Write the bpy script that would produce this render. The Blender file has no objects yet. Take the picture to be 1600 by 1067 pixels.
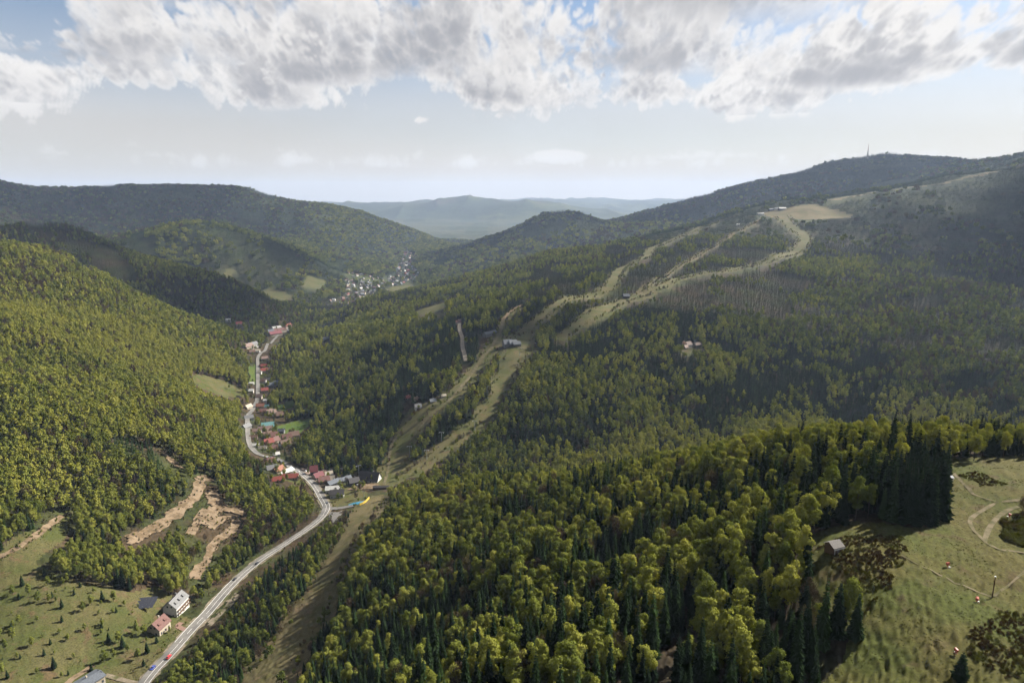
import bpy, math, random, colorsys
import numpy as np
R_=math.radians
scene=bpy.context.scene
COL=scene.collection
SUN_E=5.0; EXPOSURE=1.75; SKY_S=.034
CLOUD_DARK=(.122,.122,.128); CLOUD_LIT=(.278,.270,.260); VEIL=(.232,.208,.186)
HAZE_D=3.1e-5
# openings in the cloud deck and single cloudlets: sky direction by photo position, size, strength
GAPS=[(20,20,130,75,-1.1),(215,148,120,24,-.8),(760,60,36,60,-.8),(955,75,30,34,-.6),(1090,110,38,40,-.8),(1190,15,70,25,-.5),(1290,10,60,25,-.6),(60,150,120,40,.5),(420,160,140,30,.45),(560,165,100,24,.4),(872,243,62,17,3.3),(660,187,30,11,2.6),(1400,120,180,50,.3),(1000,150,130,30,.3),(390,60,160,60,.25),(700,30,160,50,.2)]
HAZE_C=(.46,.58,.80,1)
BEECH_COL=((0,(.042,.058,.014)),(.4,(.110,.130,.028)),(.75,(.205,.216,.045)),(1,(.285,.275,.058)))
SPRUCE_COL=((0,(.008,.014,.008)),(.5,(.015,.026,.011)),(1,(.034,.058,.019)))
TWIG_COL=((0,(.052,.038,.030)),(.5,(.085,.062,.042)),(1,(.100,.086,.038)))
# shade: ground x, ground y, half-sizes, height, seed, turn
CLOUDS=[(2150,2100,680,640,2500,1,.5),(2500,3000,700,420,2500,7,.2),(1450,1350,260,200,2500,8,.4),(-900,2030,360,270,2500,2,.3),(-1500,2300,330,220,2500,3,0),(-3000,4800,1400,750,2700,4,.1),(2900,5500,1500,1000,2700,5,.2),(1500,5250,900,560,2700,10,.3),(280,4800,560,430,2700,6,0),(-1050,3400,260,170,2600,12,.3),(40,1270,120,80,2300,9,.4)]
CLOUD_Z=.37
CLOUD_SEED=37; COVER=.12
# ------------------------------------------------------------------ camera
cam_d=bpy.data.cameras.new('camera'); cam=bpy.data.objects.new('camera',cam_d); COL.objects.link(cam)
cam.location=(0,0,0); cam.rotation_euler=(R_(90-12),0,0)
cam_d.lens=24; cam_d.sensor_width=36; cam_d.clip_start=1; cam_d.clip_end=90000
scene.camera=cam
# ------------------------------------------------------------------ light
SUN_AZ,SUN_EL=R_(56),R_(34)          # azimuth from +Y towards +X
SUNV=np.array([math.sin(SUN_AZ)*math.cos(SUN_EL),math.cos(SUN_AZ)*math.cos(SUN_EL),math.sin(SUN_EL)])
sd=bpy.data.lights.new('sun','SUN'); sun=bpy.data.objects.new('sun',sd); COL.objects.link(sun)
sd.energy=SUN_E; sd.angle=R_(0.55); sd.color=(1.0,.945,.85)
from mathutils import Vector
sun.rotation_euler=Vector(tuple(-SUNV)).to_track_quat('-Z','Y').to_euler(); sun.location=(4000,2700,5000)
scene.view_settings.view_transform='Standard'; scene.view_settings.look='None'
scene.view_settings.exposure=EXPOSURE; scene.view_settings.gamma=1; scene.view_settings.use_curve_mapping=False
cy=scene.cycles
cy.max_bounces=3; cy.diffuse_bounces=1; cy.glossy_bounces=1; cy.transmission_bounces=1; cy.volume_bounces=0; cy.transparent_max_bounces=24
cy.use_denoising=True; cy.denoiser='OPENIMAGEDENOISE'; cy.denoising_input_passes='RGB_ALBEDO_NORMAL'; cy.denoising_prefilter='ACCURATE'
cy.use_adaptive_sampling=True; cy.adaptive_threshold=.02; cy.use_light_tree=False; cy.sample_clamp_indirect=4
# ------------------------------------------------------------------ world: sky with a broken cumulus deck
class NT:
    def __init__(s,t): s.t=t
    def n(s,typ,**k):
        nd=s.t.nodes.new(typ); ins=k.pop('ins',{})
        for a,b in k.items(): setattr(nd,a,b)
        for a,b in ins.items():
            if isinstance(b,bpy.types.NodeSocket): s.t.links.new(b,nd.inputs[a])
            else: nd.inputs[a].default_value=b
        return nd
    def m(s,op,a,b=0.,c=0.,clamp=False):
        nd=s.t.nodes.new('ShaderNodeMath'); nd.operation=op; nd.use_clamp=clamp
        for i,x in enumerate((a,b,c)):
            if isinstance(x,bpy.types.NodeSocket): s.t.links.new(x,nd.inputs[i])
            else: nd.inputs[i].default_value=x
        return nd.outputs[0]
    def vm(s,op,a,b=(0,0,0)):
        nd=s.t.nodes.new('ShaderNodeVectorMath'); nd.operation=op
        for i,x in enumerate((a,b)):
            if isinstance(x,bpy.types.NodeSocket): s.t.links.new(x,nd.inputs[i])
            else: nd.inputs[i].default_value=x
        return nd.outputs['Value'] if op in('DISTANCE','LENGTH','DOT_PRODUCT') else nd.outputs[0]
    def ss(s,x,a,b,lo=0.,hi=1.):
        nd=s.n('ShaderNodeMapRange',interpolation_type='SMOOTHSTEP',ins={0:x,1:a,2:b,3:lo,4:hi}); return nd.outputs[0]
    def mix(s,f,a,b,typ='MIX'):
        nd=s.n('ShaderNodeMix',data_type='RGBA',blend_type=typ); 
        for i,x in ((0,f),(6,a),(7,b)):
            if isinstance(x,bpy.types.NodeSocket): s.t.links.new(x,nd.inputs[i])
            else: nd.inputs[i].default_value=(x if i==0 else (*x,1) if len(x)==3 else x)
        return nd.outputs[2]
def PXD(u,v):   # direction of a sky feature as (azimuth, slope)
    p=(533.5-v)/1066.667; a=(u-800)/1066.667; b=math.cos(R_(12))+p*math.sin(R_(12)); c=-math.sin(R_(12))+p*math.cos(R_(12))
    return math.atan2(a,b), math.atan2(c,math.hypot(a,b))
def sstep(x,a,b):
    t=np.clip((x-a)/(b-a),0,1); return t*t*(3-2*t)
# ------------------------------------------------------------------ cumulus deck, marched once through a flat-based cloud field
def cloud_tiles(n=2048,seed=CLOUD_SEED):
    rg=np.random.default_rng(seed); fx=np.fft.fftfreq(n)*n; K=np.hypot(fx[:,None],fx[None,:n//2+1]); lK=np.log(np.maximum(K,.5))
    def band(lo,hi):
        w=np.exp(-((lK-math.log(math.sqrt(lo*hi)))/(math.log(hi/lo)*.5))**2); s=np.fft.irfft2(w*np.exp(2j*math.pi*rg.random(K.shape)),s=(n,n)); return s/s.std()
    big=band(6,11); mid=band(12,22); b1=np.abs(band(24,44))-.8; b2=np.abs(band(50,95))-.8; b3=np.abs(band(110,200))-.8; b4=np.abs(band(230,420))-.8
    return (.55*big+.45*mid+.40*b1+.13*b2).astype(np.float32),(.60*b1+.42*b2+.26*b3+.14*b4).astype(np.float32)
def cloud_image(az,el,T,Dt,steps):
    n=T.shape[0]; TILE=26.; k=n/TILE; Tf=T.ravel(); Df=Dt.ravel()
    def look(A,x,y): return A[((x*k).astype(np.int32)&(n-1))*n+((y*k).astype(np.int32)&(n-1))]
    el_=np.maximum(el,.012).astype(np.float32); cot=1/np.tan(el_); cx=(np.sin(az)*cot).astype(np.float32); cy_=(np.cos(az)*cot).astype(np.float32); path=np.minimum(1/np.sin(el_),9.)
    wav=.012*np.sin(az*7.)+.007*np.sin(az*19.+1.)
    cov=(COVER-2.6*sstep(el+wav,.150,.085)+1.35*sstep(el,.07,.050)-1.6*sstep(el,.046,.026)).astype(np.float32)
    for (u,v,ru,rv,a) in GAPS:
        A,E=PXD(u,v); d=np.hypot((az-A)/(ru/1066.667),(el-E)/(rv/1066.667)); cov+=(a*sstep(d,1.,0.)).astype(np.float32)
    tr=np.ones(az.shape,np.float32); acc=np.zeros(az.shape,np.float32)
    q=16.25/(1+1.2*np.clip(el-.12,0,.3)); da=(az*q+40).astype(np.float32); db=(el*1.25*q+40).astype(np.float32)
    yy,xx=np.indices(az.shape); jit=((xx*.7548777+yy*.5698403)%1.).astype(np.float32)
    sx,sy=SUNV[0]/SUNV[2],SUNV[1]/SUNV[2]; base=.95; thick=1.0
    for s in range(steps):
        t=(s+jit)/steps; h=base+thick*t; x=cx*h; y=cy_*h
        f=(look(Tf,x,y)+cov)*.80; de=look(Df,da,db-.22*t)
        top=f-t*1.15+.34*de; ro=np.clip(top*10.,0,1)*sstep(t,-.02,.08)
        de2=look(Df,da+.22,db+.30-.22*t); occ=np.clip((look(Tf,x+sx*.25,y+sy*.25)+cov)*.80-(t+.22)*1.15+.34*de2,0,1.2)*1.35+.55*np.clip(top,0,1)+.26*np.clip(de2-de+.1,0,1)
        lum=.40+.22*t+.74*np.exp(-2.1*occ)
        a=1-np.exp(-ro*(thick/steps)*path*3.4); acc+=tr*a*lum; tr*=1-a
    lum=np.where(tr<.995,acc/np.maximum(1-tr,1e-3),.8); al=1-tr
    for _ in range(1):
        for ax in (0,1):
            al=(np.roll(al,1,ax)+2*al+np.roll(al,-1,ax))/4; lum=(np.roll(lum,1,ax)+2*lum+np.roll(lum,-1,ax))/4
    return lum,al

def sky_maps():
    T,Dt=cloud_tiles(); out=[]
    for nm,w,h,a0,a1,e0,e1,st in (('cloud_view',1600,360,-.85,.85,-.01,.37,36),('cloud_dome',640,150,-math.pi,math.pi,0.,math.pi/2,16)):
        az,el=np.meshgrid(a0+(a1-a0)*(np.arange(w)+.5)/w,e0+(e1-e0)*(np.arange(h)+.5)/h); lum,al=cloud_image(az,el,T,Dt,st)
        fade=sstep(el,.13,.04)*.55; lum=lum*(1-fade)+.98*fade; lum=np.where(el<.105,np.maximum(lum,1.02),lum); veil=sstep(el,.27,.015)*(.80+.2*np.sin(az*3.1+1)*np.sin(el*60+az*2)*.5)
        px=np.ones((h,w,4),np.float32); px[...,0]=np.clip(lum,0,1.4); px[...,1]=np.clip(al,0,1); px[...,2]=np.clip(veil,0,1)
        im=bpy.data.images.new(nm,w,h,alpha=False,float_buffer=True,is_data=True); im.pixels.foreach_set(px.ravel()); im.update(); im.pack(); out.append((im,a0,a1,e0,e1))
    return out
def build_world():
    w=bpy.data.worlds.new('World'); scene.world=w; w.use_nodes=True; t=w.node_tree; t.nodes.clear(); k=NT(t)
    tc=k.n('ShaderNodeTexCoord'); dirn=k.vm('NORMALIZE',tc.outputs['Generated']); s=k.n('ShaderNodeSeparateXYZ',ins={0:dirn})
    az=k.m('ARCTAN2',s.outputs[0],s.outputs[1]); el=k.m('ARCSINE',s.outputs[2]); ch=[]
    for im,a0,a1,e0,e1 in sky_maps():
        uv=k.n('ShaderNodeCombineXYZ',ins={0:k.m('DIVIDE',k.m('SUBTRACT',az,a0),a1-a0),1:k.m('DIVIDE',k.m('SUBTRACT',el,e0),e1-e0)})
        ch.append(k.n('ShaderNodeTexImage',image=im,interpolation='Linear',extension='EXTEND',ins={0:uv.outputs[0]}).outputs[0])
    near=k.m('MULTIPLY',k.ss(k.m('ABSOLUTE',az),.80,.84,1.,0.),k.ss(el,.345,.365,1.,0.))
    sp=k.n('ShaderNodeSeparateColor',ins={0:k.mix(near,ch[1],ch[0])}); lum,alpha,veil=sp.outputs
    # clouds near the sun are brighter
    sdot=k.vm('DOT_PRODUCT',dirn,tuple(SUNV)); lum=k.m('ADD',lum,k.ss(sdot,.45,1.,0.,.12))
    ccol=k.mix(k.n('ShaderNodeMapRange',clamp=True,ins={0:lum,1:.46,2:1.08,3:0.,4:1.}).outputs[0],CLOUD_DARK,CLOUD_LIT)
    sky=k.n('ShaderNodeTexSky',sky_type='NISHITA',sun_disc=False,sun_elevation=SUN_EL,sun_rotation=SUN_AZ,altitude=900,air_density=1.0,dust_density=1.3,ozone_density=2.0)
    skyc=k.mix(1.,sky.outputs[0],(SKY_S,SKY_S,SKY_S),'MULTIPLY'); skyc=k.mix(veil,skyc,VEIL); col=k.mix(alpha,skyc,ccol)
    bg=k.n('ShaderNodeBackground',ins={0:col,1:1.0}); out=k.n('ShaderNodeOutputWorld',ins={0:bg.outputs[0]})
    w.cycles.sampling_method='MANUAL'; w.cycles.sample_map_resolution=512
build_world()
# ------------------------------------------------------------------ SURVEY: ground positions in metres, camera hovering at the origin, +Y along the valley
SPOTS=[(-233.5,386,-304.5),(-236.3,470,-314.6),(-233.4,538,-319.7),(-221,600,-326.1),(-205,700,-334.2),(-289.9,830,-344.5),(-377.2,930,-344.9),(-453.7,1130,-360.7),(-511.8,1330,-357.2),(-637.8,1750,-378),(-697.9,2060,-394.7),(-807.3,3300,-404.6),(-650.1,3640,-429.2),(-823.5,4400,-423.8),(-747.2,5000,-435),(-317,400,-286.6),(-282.1,395,-302),(-365.5,440,-274.1),(-304.4,450,-285.5),(-392.8,479,-265.7),(-435.4,540,-251.9),(-491.7,620,-236.4),(-590.6,760,-211.7),(-761.7,1000,-179.9),(-989.7,1320,-137),(-392.3,570,-278.4),(-315.1,560,-304.4),(-304.5,640,-312.5),(-410.4,690,-263.1),(-350.9,750,-301.8),(-581.2,880,-245.2),(-482.8,900,-268.9),(-455.6,990,-316),(-764,1180,-212.3),(-656.8,1180,-258.3),(-568.8,1200,-310.3),(-1153.2,1550,-116.2),(-1085.3,1580,-124.1),(-1055.9,1640,-171),(-876.9,1600,-242.6),(-679.4,1500,-294.5),(-589.1,1440,-336.5),(-645.4,620,-236.4),(-999.7,1000,-179.9),(-1464.7,1500,-99.9),(-471.9,430,-282.8),(-1656.4,2300,-157.7),(-1480,2300,-117.6),(-1308.1,2250,-165),(-1111.5,2200,-222.8),(-793.6,2100,-312.3),(-643,2180,-399),(-922.8,1950,-307.7),(-705.9,1850,-363.8),(-697.5,1980,-369.3),(-1780.1,3200,-179.1),(-1569.7,3200,-152.7),(-1355.4,3250,-175.7),(-1164.4,3300,-208.5),(-1014.8,3400,-286.7),(-1252.7,2900,-341.3),(-924.8,2800,-396.1),(-1075,3100,-334.8),(-918.5,3500,-376.3),(-897.1,4000,-372.2),(-4570.4,5000,75),(-3661.2,5000,43.7),(-3462.9,5100,-14.8),(-3143.1,5200,31.6),(-2813.7,5300,46.4),(-2517.1,5500,48.1),(-2267.5,5500,23.5),(-1954.1,5600,-36.4),(-1662.8,5650,-77.4),(-1366.9,5700,-155.4),(-1073.4,5800,-247.9),(-767,5900,-349.5),(-558.5,6000,-427.4),(-1117.7,5000,-370),(-1454,4900,-258.8),(-1812.3,4900,-191.6),(-2383.3,4700,-119.6),(-2901.4,4500,-94.2),(-2810.9,3800,-148.6),(-805.1,5400,-409.6),(-2298.3,5000,-59.5),(-417.3,9000,-475.3),(-770.4,8300,-476.5),(0,11000,-450.1),(-1017.5,11000,-450.1),(-479.9,13000,-389.9),(-5315.8,17000,-232.9),(-4248.9,16500,-226),(-3412.4,16500,-181.4),(-2470.4,14500,-290.3),(-1933.6,14500,-198.6),(-1465.5,14500,-133.3),(-532.5,14500,-81.1),(266.2,14500,-81.1),(666,14500,-120.2),(1133.9,14500,-224.8),(1603.9,14500,-356),(-7811.3,17000,-171.6),(1010.3,22000,-162.6),(2021.4,22000,-202.2),(2934.4,22000,-321.2),(3739.5,22000,-202.2),(4645.6,22000,-123),(5354.6,22000,-162.6),(7076.1,22000,-222),(-4855.9,22000,-301.4),(-2023.3,22000,-301.4),(10108.8,22000,-222),(16174.1,22000,-222),(-16180.2,22000,-261.7),(-667,4600,-447.5),(-438.4,4700,-391.3),(-178.5,4800,-319.5),(0,4900,-249.3),(184.5,5000,-158.4),(322.4,5000,-122.2),(498.1,5000,-149.4),(677.8,5050,-238.1),(0,4000,-310.8),(390,4200,-248.8),(-369.9,3950,-391.5),(849.7,5250,-223),(1265,5500,-98.3),(1542.1,5600,-39.3),(1826.7,5700,26.7),(2118.7,5800,99.8),(2417.7,5900,180.3),(2724.7,6000,257.6),(2966,6000,294.5),(3265.3,6000,294.5),(3426.2,5900,279.1),(3622.4,5700,254.1),(3795.6,5500,239.9),(4826.3,5600,282.1),(2283.1,5000,97.2),(1512.3,4700,-55.9),(2734.5,5000,141.6),(797,4300,-215.3),(-509.4,2150,-352.3),(-318.4,2250,-318.7),(-112.6,2400,-280.1),(121.4,2600,-234.4),(391,2800,-212.4),(625.9,3000,-171.4),(960.3,3200,-117.7),(1251.2,3400,-52.7),(1510.3,3500,-19.6),(1692.2,3550,5.6),(1910.8,3600,34.7),(2297.4,3600,98.8),(2614.2,3600,171.9),(3082.3,3600,291.2),(-158.1,790,-338.8),(-130.2,950,-303.2),(-79.3,1020,-284.2),(-40.7,1050,-282),(0,1150,-251.8),(46.7,1220,-246.8),(83.6,1250,-249.2),(295,1650,-202.3),(210.1,1480,-223.6),(134.4,1420,-214.6),(327.8,1220,-267.1),(422.6,1800,-203.7),(702.5,2150,-183),(1005.4,2400,-171),(1162.8,3000,-90),(1406,3050,-77.6),(984.8,2800,-122.2),(183.1,1950,-220.7),(0,1700,-240.7),(-152,1600,-272.5),(-286.8,1500,-299),(-488.5,1700,-355.5),(-447.1,1450,-346.1),(-302.3,1250,-323.2),(-354.1,1130,-360.7),(-240.2,1020,-336),(-316.7,970,-359.7),(-225.2,870,-350),(845.5,1480,-266.3),(652.7,1120,-312),(1288.4,2300,-195.8),(1658,3000,-62.8),(1605.8,2150,-183),(2234.6,3050,18.5),(961.6,1250,-286),(753.6,960,-316.2),(1187.9,1800,-237.7),(829.6,1230,-293.6),(848.5,1800,-237.7),(578.1,1200,-286.4),(460.6,935,-327.3),(175.7,890,-320.8),(91.1,930,-296.8),(202,1040,-289.7),(308.9,1060,-295.3),(379.9,970,-309.6),(0,860,-318.9),(1141.9,1250,-286),(1906.9,2150,-183),(223.7,281,-112.8),(194.5,279,-112.8),(140.4,216,-109),(137.4,176,-111.7),(79.8,149,-117.5),(170.6,250,-111.2),(106.5,155,-111.1),(101,197,-109.3),(130.2,154,-110.3),(167.8,205,-111.4),(265.7,281,-112.8),(181.7,185,-111),(129.6,325,-133.5),(115.4,385,-161.4),(93.1,465,-199.4),(51.2,510,-225.8),(0,545,-243.7),(-35,580,-263.1),(0,169,-133.3),(34.3,160,-126.2),(0,290,-174),(-27.7,262,-187.7),(-64.5,305,-218.5),(-82.7,400,-240),(-43,420,-228.3),(32.2,315,-171.2),(52.7,255,-153),(91.1,300,-146.5),(71.3,195,-128.2),(23.6,225,-150.6),(-122,308,-243),(-126.1,402,-264.4),(-136.9,560,-291.9),(-146.1,690,-323.4),(-76.6,275,-217),(-174.8,440,-289.3),(-183.7,560,-310.7),(-177.5,370,-282.9),(0,790,-336),(250,800,-333),(450,800,-328),(700,800,-318),(1000,900,-300),(-100,760,-337),(0,640,-300),(150,600,-270),(330,560,-235),(420,430,-170),(600,600,-250),(100,60,-118),(0,60,-125),(-60,100,-150),(-150,150,-215),(150,100,-112),(-250,250,-270),(300,200,-105),(0,0.5,-120),(-950,1850,-330),(-1250,1900,-250),(-1600,2700,-330),(-1200,2600,-380),(-900,2500,-398),(-700,2600,-410),(-2200,3900,-300),(-1500,4200,-330),(0,3300,-380),(400,3800,-330),(900,4200,-220),(1500,4400,-120),(2200,4400,0),(2800,4400,150),(-300,3000,-395),(-600,6800,-460),(300,6500,-440),(1200,7500,-400),(-2000,8000,-400),(-4000,8000,-350),(3000,9000,-300),(5000,8000,-200),(0,19000,-350),(3000,18000,-380),(7000,16000,-350),(-6000,12000,-400),(3000,12000,-420)]
VALLEY=[(-233.5,386),(-236.3,470),(-233.4,538),(-221,600),(-205,700),(-289.9,830),(-377.2,930),(-453.7,1130),(-511.8,1330),(-637.8,1750),(-697.9,2060),(-807.3,3300),(-650.1,3640),(-823.5,4400),(-747.2,5000)]
ROAD=[(-230.3,351.9),(-236.1,390.7),(-234.6,417.3),(-235.4,468),(-233.6,524.7),(-228.2,561.5),(-217.4,598.6),(-204.6,632.2),(-199.1,661.2),(-203.5,694.3),(-216.9,724.7),(-231.5,755.4),(-247.9,785.4),(-269.2,816.1),(-292.8,843.6),(-320.2,870),(-340.8,866.2),(-363.7,899.5),(-383.7,942.4),(-401.6,987.5),(-434.6,1074.9),(-452,1146.1),(-459.1,1181.4),(-476.7,1233.6),(-512.4,1331.6),(-533.8,1391.4),(-555,1450.9),(-560,1484.7),(-565.5,1533.1),(-627.5,1735.1),(-641,1819.4),(-641.6,1869.4),(-647.2,1925.4)]
LINES={'side_road':([(-201.2,691.1),(-192.8,686),(-183.3,684.1),(-168.5,683.5)],7),
 'upper_road':([(-250.8,797.7),(-250,828.5),(-240.9,837.6),(-226.8,841.6),(-203.3,834.9)],6),
 'drive1':([(-265.5,390.9),(-255.7,388.2),(-239.4,382.2)],3.5),
 'drive2':([(-246.6,455),(-246.8,449.5),(-238,444.9)],4),
 'house_track':([(-281.4,374.2),(-281.7,382.3),(-279.6,389.2),(-277.4,397.3)],4),
 'slope_track':([(-393.3,462.7),(-389.1,473.5),(-385.6,483.5),(-386.2,508),(-395.1,555.3)],5),
 'scar1':([(-337.3,553.2),(-335,568.5),(-331.8,582),(-329.9,599.5),(-328.8,618.5),(-327.9,636.7),(-327.7,657.4),(-332.7,677.6),(-339,695.2)],11),
 'scar1b':([(-339,695.2),(-337.2,704.8),(-329.6,699.7)],9),
 'scar2':([(-302.7,590.1),(-305.8,607.5),(-308,623.6),(-308.3,641.6)],8),
 'scar3':([(-293.6,611.2),(-293.1,627.6),(-289.7,637.7),(-280.9,640.9),(-276.3,627.6),(-276.5,610.9),(-279.3,597.1),(-278.3,583.6),(-276.4,570.9),(-271.4,554.3),(-270.5,541),(-268.9,526.8),(-265.8,517.8)],8.5),
 'scar4':([(-391.7,721.6),(-381.8,713.8),(-371.9,707.1),(-362.6,700.1)],7),
 'meadow_path1':([(182.1,264),(178.8,254.1),(176.6,245.8),(175.4,242.1),(176.9,238.9),(179.5,234.7),(190.4,236.1),(200.9,237.5)],1.8),
 'meadow_path2':([(178.8,234.4),(172,229.9),(164.2,224.4),(159,218.9),(156.1,212.3),(155.2,206.4),(154.9,201.7),(160.3,200.4),(167.8,199.3)],1.8),
 'meadow_path3':([(185,231.1),(177.2,227.4),(167.9,219.8),(160.3,211.8),(155,205.5)],2.2),
 'meadow_path4':([(119.5,191.4),(121.7,187.6),(124.6,184.4),(128,182),(131,179.1),(134.1,176.7),(137,175.6)],1.1),
 'meadow_path5':([(137.6,175.7),(141.8,178.5),(147.6,182.6),(155.6,188.3),(169.4,198.7)],1.1),
 'forest_path':([(56.5,181.2),(53.4,177),(50,173.2),(46.7,168.7),(41,159.6)],3),
 'ridge_path':([(1489.1,3243.9),(1560.2,3283.1),(1690.1,3352.7),(1874.2,3413.3),(1964.6,3357.5),(2138.8,3348.9),(2331,3413.6),(2664.8,3666.2),(2724.3,3576.3)],44),
 'run_track1':([(-153.7,766.1),(-157.6,813.4),(-163.5,856.1),(-165.8,890.4),(-160.1,911.2)],4),
 'run_track2':([(-140,884.7),(-129.8,908.5),(-117.1,932)],3),
 'run_track3':([(-94,962.8),(-82.2,992.8),(-72.2,1032.7),(-62.4,1075.1),(-51.4,1111.1),(-35.5,1154.2),(-23.6,1234.3),(-16.4,1322.4)],5),
 'run_track4':([(-54.2,1175.9),(-34.1,1186.3),(-5.5,1152.4),(21.9,1138.3)],5),
 'run_edge':([(-16.4,1322.4),(-3.9,1373),(13.4,1410.9),(29.8,1427.9)],7),
 'valley_lane':([(-109.4,1401),(-103,1315.8),(-93.7,1255),(-87.8,1187.1),(-77.3,1113)],7)}
RUNS={'near':[(-126.1,280.6,34.2),(-129.9,329.4,32.3),(-134.1,397.3,29.4),(-137.1,453.6,26.6),(-143.1,533.9,26.6),(-149.4,618.4,28.5),(-149.2,698.3,32.3)],
 'lowA':[(-153.3,776.7,37.2),(-150.6,840.7,34.7),(-147.8,889,31),(-141.3,926.7,31),(-128.5,950.9,27.9),(-104.4,972.6,24.8),(-81.9,1001.9,26),(-66.5,1056.4,24.8),(-48.2,1110.2,22.3),(-31.2,1161.4,24.8),(-19.3,1262.2,21.1),(-15.2,1329.1,13.6),(7.9,1395.4,9.9),(32.6,1433.7,7.4)],
 'lowB':[(-127.1,794.5,18.6),(-107.2,828.4,18.6),(-85.2,860.3,21.1),(-66.5,886.9,21.1),(-44.7,910.2,22.3),(-26,950.5,23.6),(-14.8,1014.4,31),(-3.1,1084.5,37.2),(13.1,1138.5,40.9),(25.8,1228,37.2)],
 'midA':[(0,1200.1,24.8),(30.3,1268.4,24.8),(80.4,1366.4,26),(119.8,1455.5,26),(183.1,1550.5,31),(236.4,1618.5,34.1),(280.3,1842.6,37.2),(340.8,2044.6,37.2),(411.9,2129.9,31),(479.2,2359.6,37.2),(621.4,2675.1,34.1),(761.2,2863.4,31),(951.6,3217.9,29.8),(1035.2,3206.3,24.8)],
 'midB':[(88.1,1227.6,24.8),(132.5,1299.8,27.9),(182.2,1370.7,37.2),(240.5,1493.8,37.2),(312.7,1562.2,29.8),(369.5,1634.7,28.5),(463.4,1793.6,29.8),(516.5,1834.4,27.3),(633.8,1932,29.8),(724.7,2063.5,31),(793.1,2120.1,34.7),(904.9,2255,43.4),(1010.2,2396,49.6),(1084.6,2550.4,49.6),(1122.4,2722.6,49.6),(1136.4,2844.9,55.8),(1173.8,3015.2,62)],
 'midC':[(297.3,1575.1,11.2),(341.6,1649.4,11.2),(443,1889.6,11.2),(527.3,2050.6,11.2),(625.3,2235.8,11.2),(759.7,2514.4,11.2),(932.3,2780.9,11.2),(1051.9,2920.4,12.4)]}
POLYS={'lower_meadow':[(-399.3,448.6),(-392.9,465.4),(-392.1,498.6),(-386.4,523.4),(-395.4,566.2),(-383.3,555.2),(-365.2,510),(-361.4,474.3),(-334,460.9),(-311.8,462.5),(-292.2,468.5),(-284.7,490.2),(-270.8,483.7),(-263.3,468.3),(-247.5,462.9),(-235.4,445.2),(-235.7,412.3),(-237.5,390.9),(-233.8,364.5),(-323.9,348.6)],
 'right_meadow':[(189.6,279),(206.6,280.5),(227.3,285.6),(256.7,293.3),(208.6,224),(133.7,134.8),(89.5,138.1),(67.4,143.5),(79.6,152),(90.2,159.5),(95.9,167.8),(95.9,185.2),(98.4,202.1),(108.2,216.8),(121.7,219.8),(133.2,211.2),(143,212.2),(166.9,244.1)],
 'green_a':[(-420.8,1172.6),(-395.8,1200),(-388.4,1167.9),(-403.5,1134.1)],
 'green_b':[(-380.7,1036.8),(-367,1069.3),(-353.6,1090.8),(-325,1085.2),(-327.3,1038.6),(-332.8,1000.3),(-363.6,1004.4)],
 'green_c':[(-552.7,1388.9),(-540.3,1401.9),(-494.6,1276.3),(-503.4,1264)],
 'slope_field':[(-565.9,1168.8),(-558.3,1195.9),(-538.9,1221),(-500.6,1225.6),(-481.9,1182),(-501.7,1143.1),(-531.6,1126.8),(-550.4,1138.9)],
 'clearing':[(-261.3,1774.4),(-220.9,1820.5),(-175.5,1853.6),(-173.9,1696.1),(-216.6,1687.7)],
 'top_meadow':[(1130.4,3177.6),(1233.8,3153.6),(1387.2,3211),(1418.8,3147.1),(1461.4,3062.4),(1472.9,2985),(1312.4,2900.5),(1206.5,2970.6),(1120.2,2997.3)],
 'station_lawn':[(-162.1,941.8),(-152,970.3),(-126,977),(-103.8,965.7),(-117.1,932),(-135.1,914.3),(-153.5,915.2)],
 'junction_green':[(-223.3,739.7),(-222.3,769.1),(-205.3,788.1),(-166.6,736.3),(-157.9,686.1),(-169.9,686.8),(-196.4,694)],
 'hill_field_a':[(-1064.6,2856.1),(-1010.4,2895.4),(-883.3,2747.4),(-910.3,2671.6),(-983.4,2700.8)],
 'hill_field_b':[(-957,3184.5),(-870.9,3191.8),(-852,3011.1),(-928.3,2985.1)],
 'hill_field_c':[(-1266.4,2966.8),(-1237.2,3028.9),(-1205,2999.3),(-1228.5,2944)],
 'town_green':[(-599.1,3176.3),(-509.2,3489.3),(-470.6,3329.3),(-541.5,3018.4)],
 'verge':[(-312.6,853),(-286.4,831.6),(-258.5,794.3),(-254.8,764.9),(-280.1,777.1),(-300.7,803.1)]}
SCARS={'bank1':[(-334.7,542.6),(-341.1,560.2),(-337.1,575.8),(-332.3,591.1),(-327.1,578.4),(-329.4,561),(-327.8,540.8)],
 'bank2':[(-308.9,620),(-311.3,638.6),(-307.5,656.5),(-297.5,650.7),(-295,635.3),(-295.6,618.7),(-301.5,611.2)],
 'bank3':[(-322.3,670),(-317.4,683.3),(-298.9,660.5),(-285.9,660.6),(-273.7,662.6),(-276.1,648.4),(-295.1,647.8),(-312.1,655.1)],
 'lot':[(-281.7,835.1),(-272.8,846.5),(-255.8,831.4),(-252.7,809.6),(-261.7,799.5)],
 'layby':[(-195.2,674.2),(-180.4,670.2),(-178.4,649.2),(-180.8,633.2)],
 'dirt_lot':[(-195,755),(-189.4,773.7),(-162.6,772.3),(-156.6,757.4),(-172,750.9)],
 'shoulder':[(-228.3,454.6),(-227.4,477.9),(-223.8,503),(-217,493.9),(-221.5,470.1),(-221,449.1)]}
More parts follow.
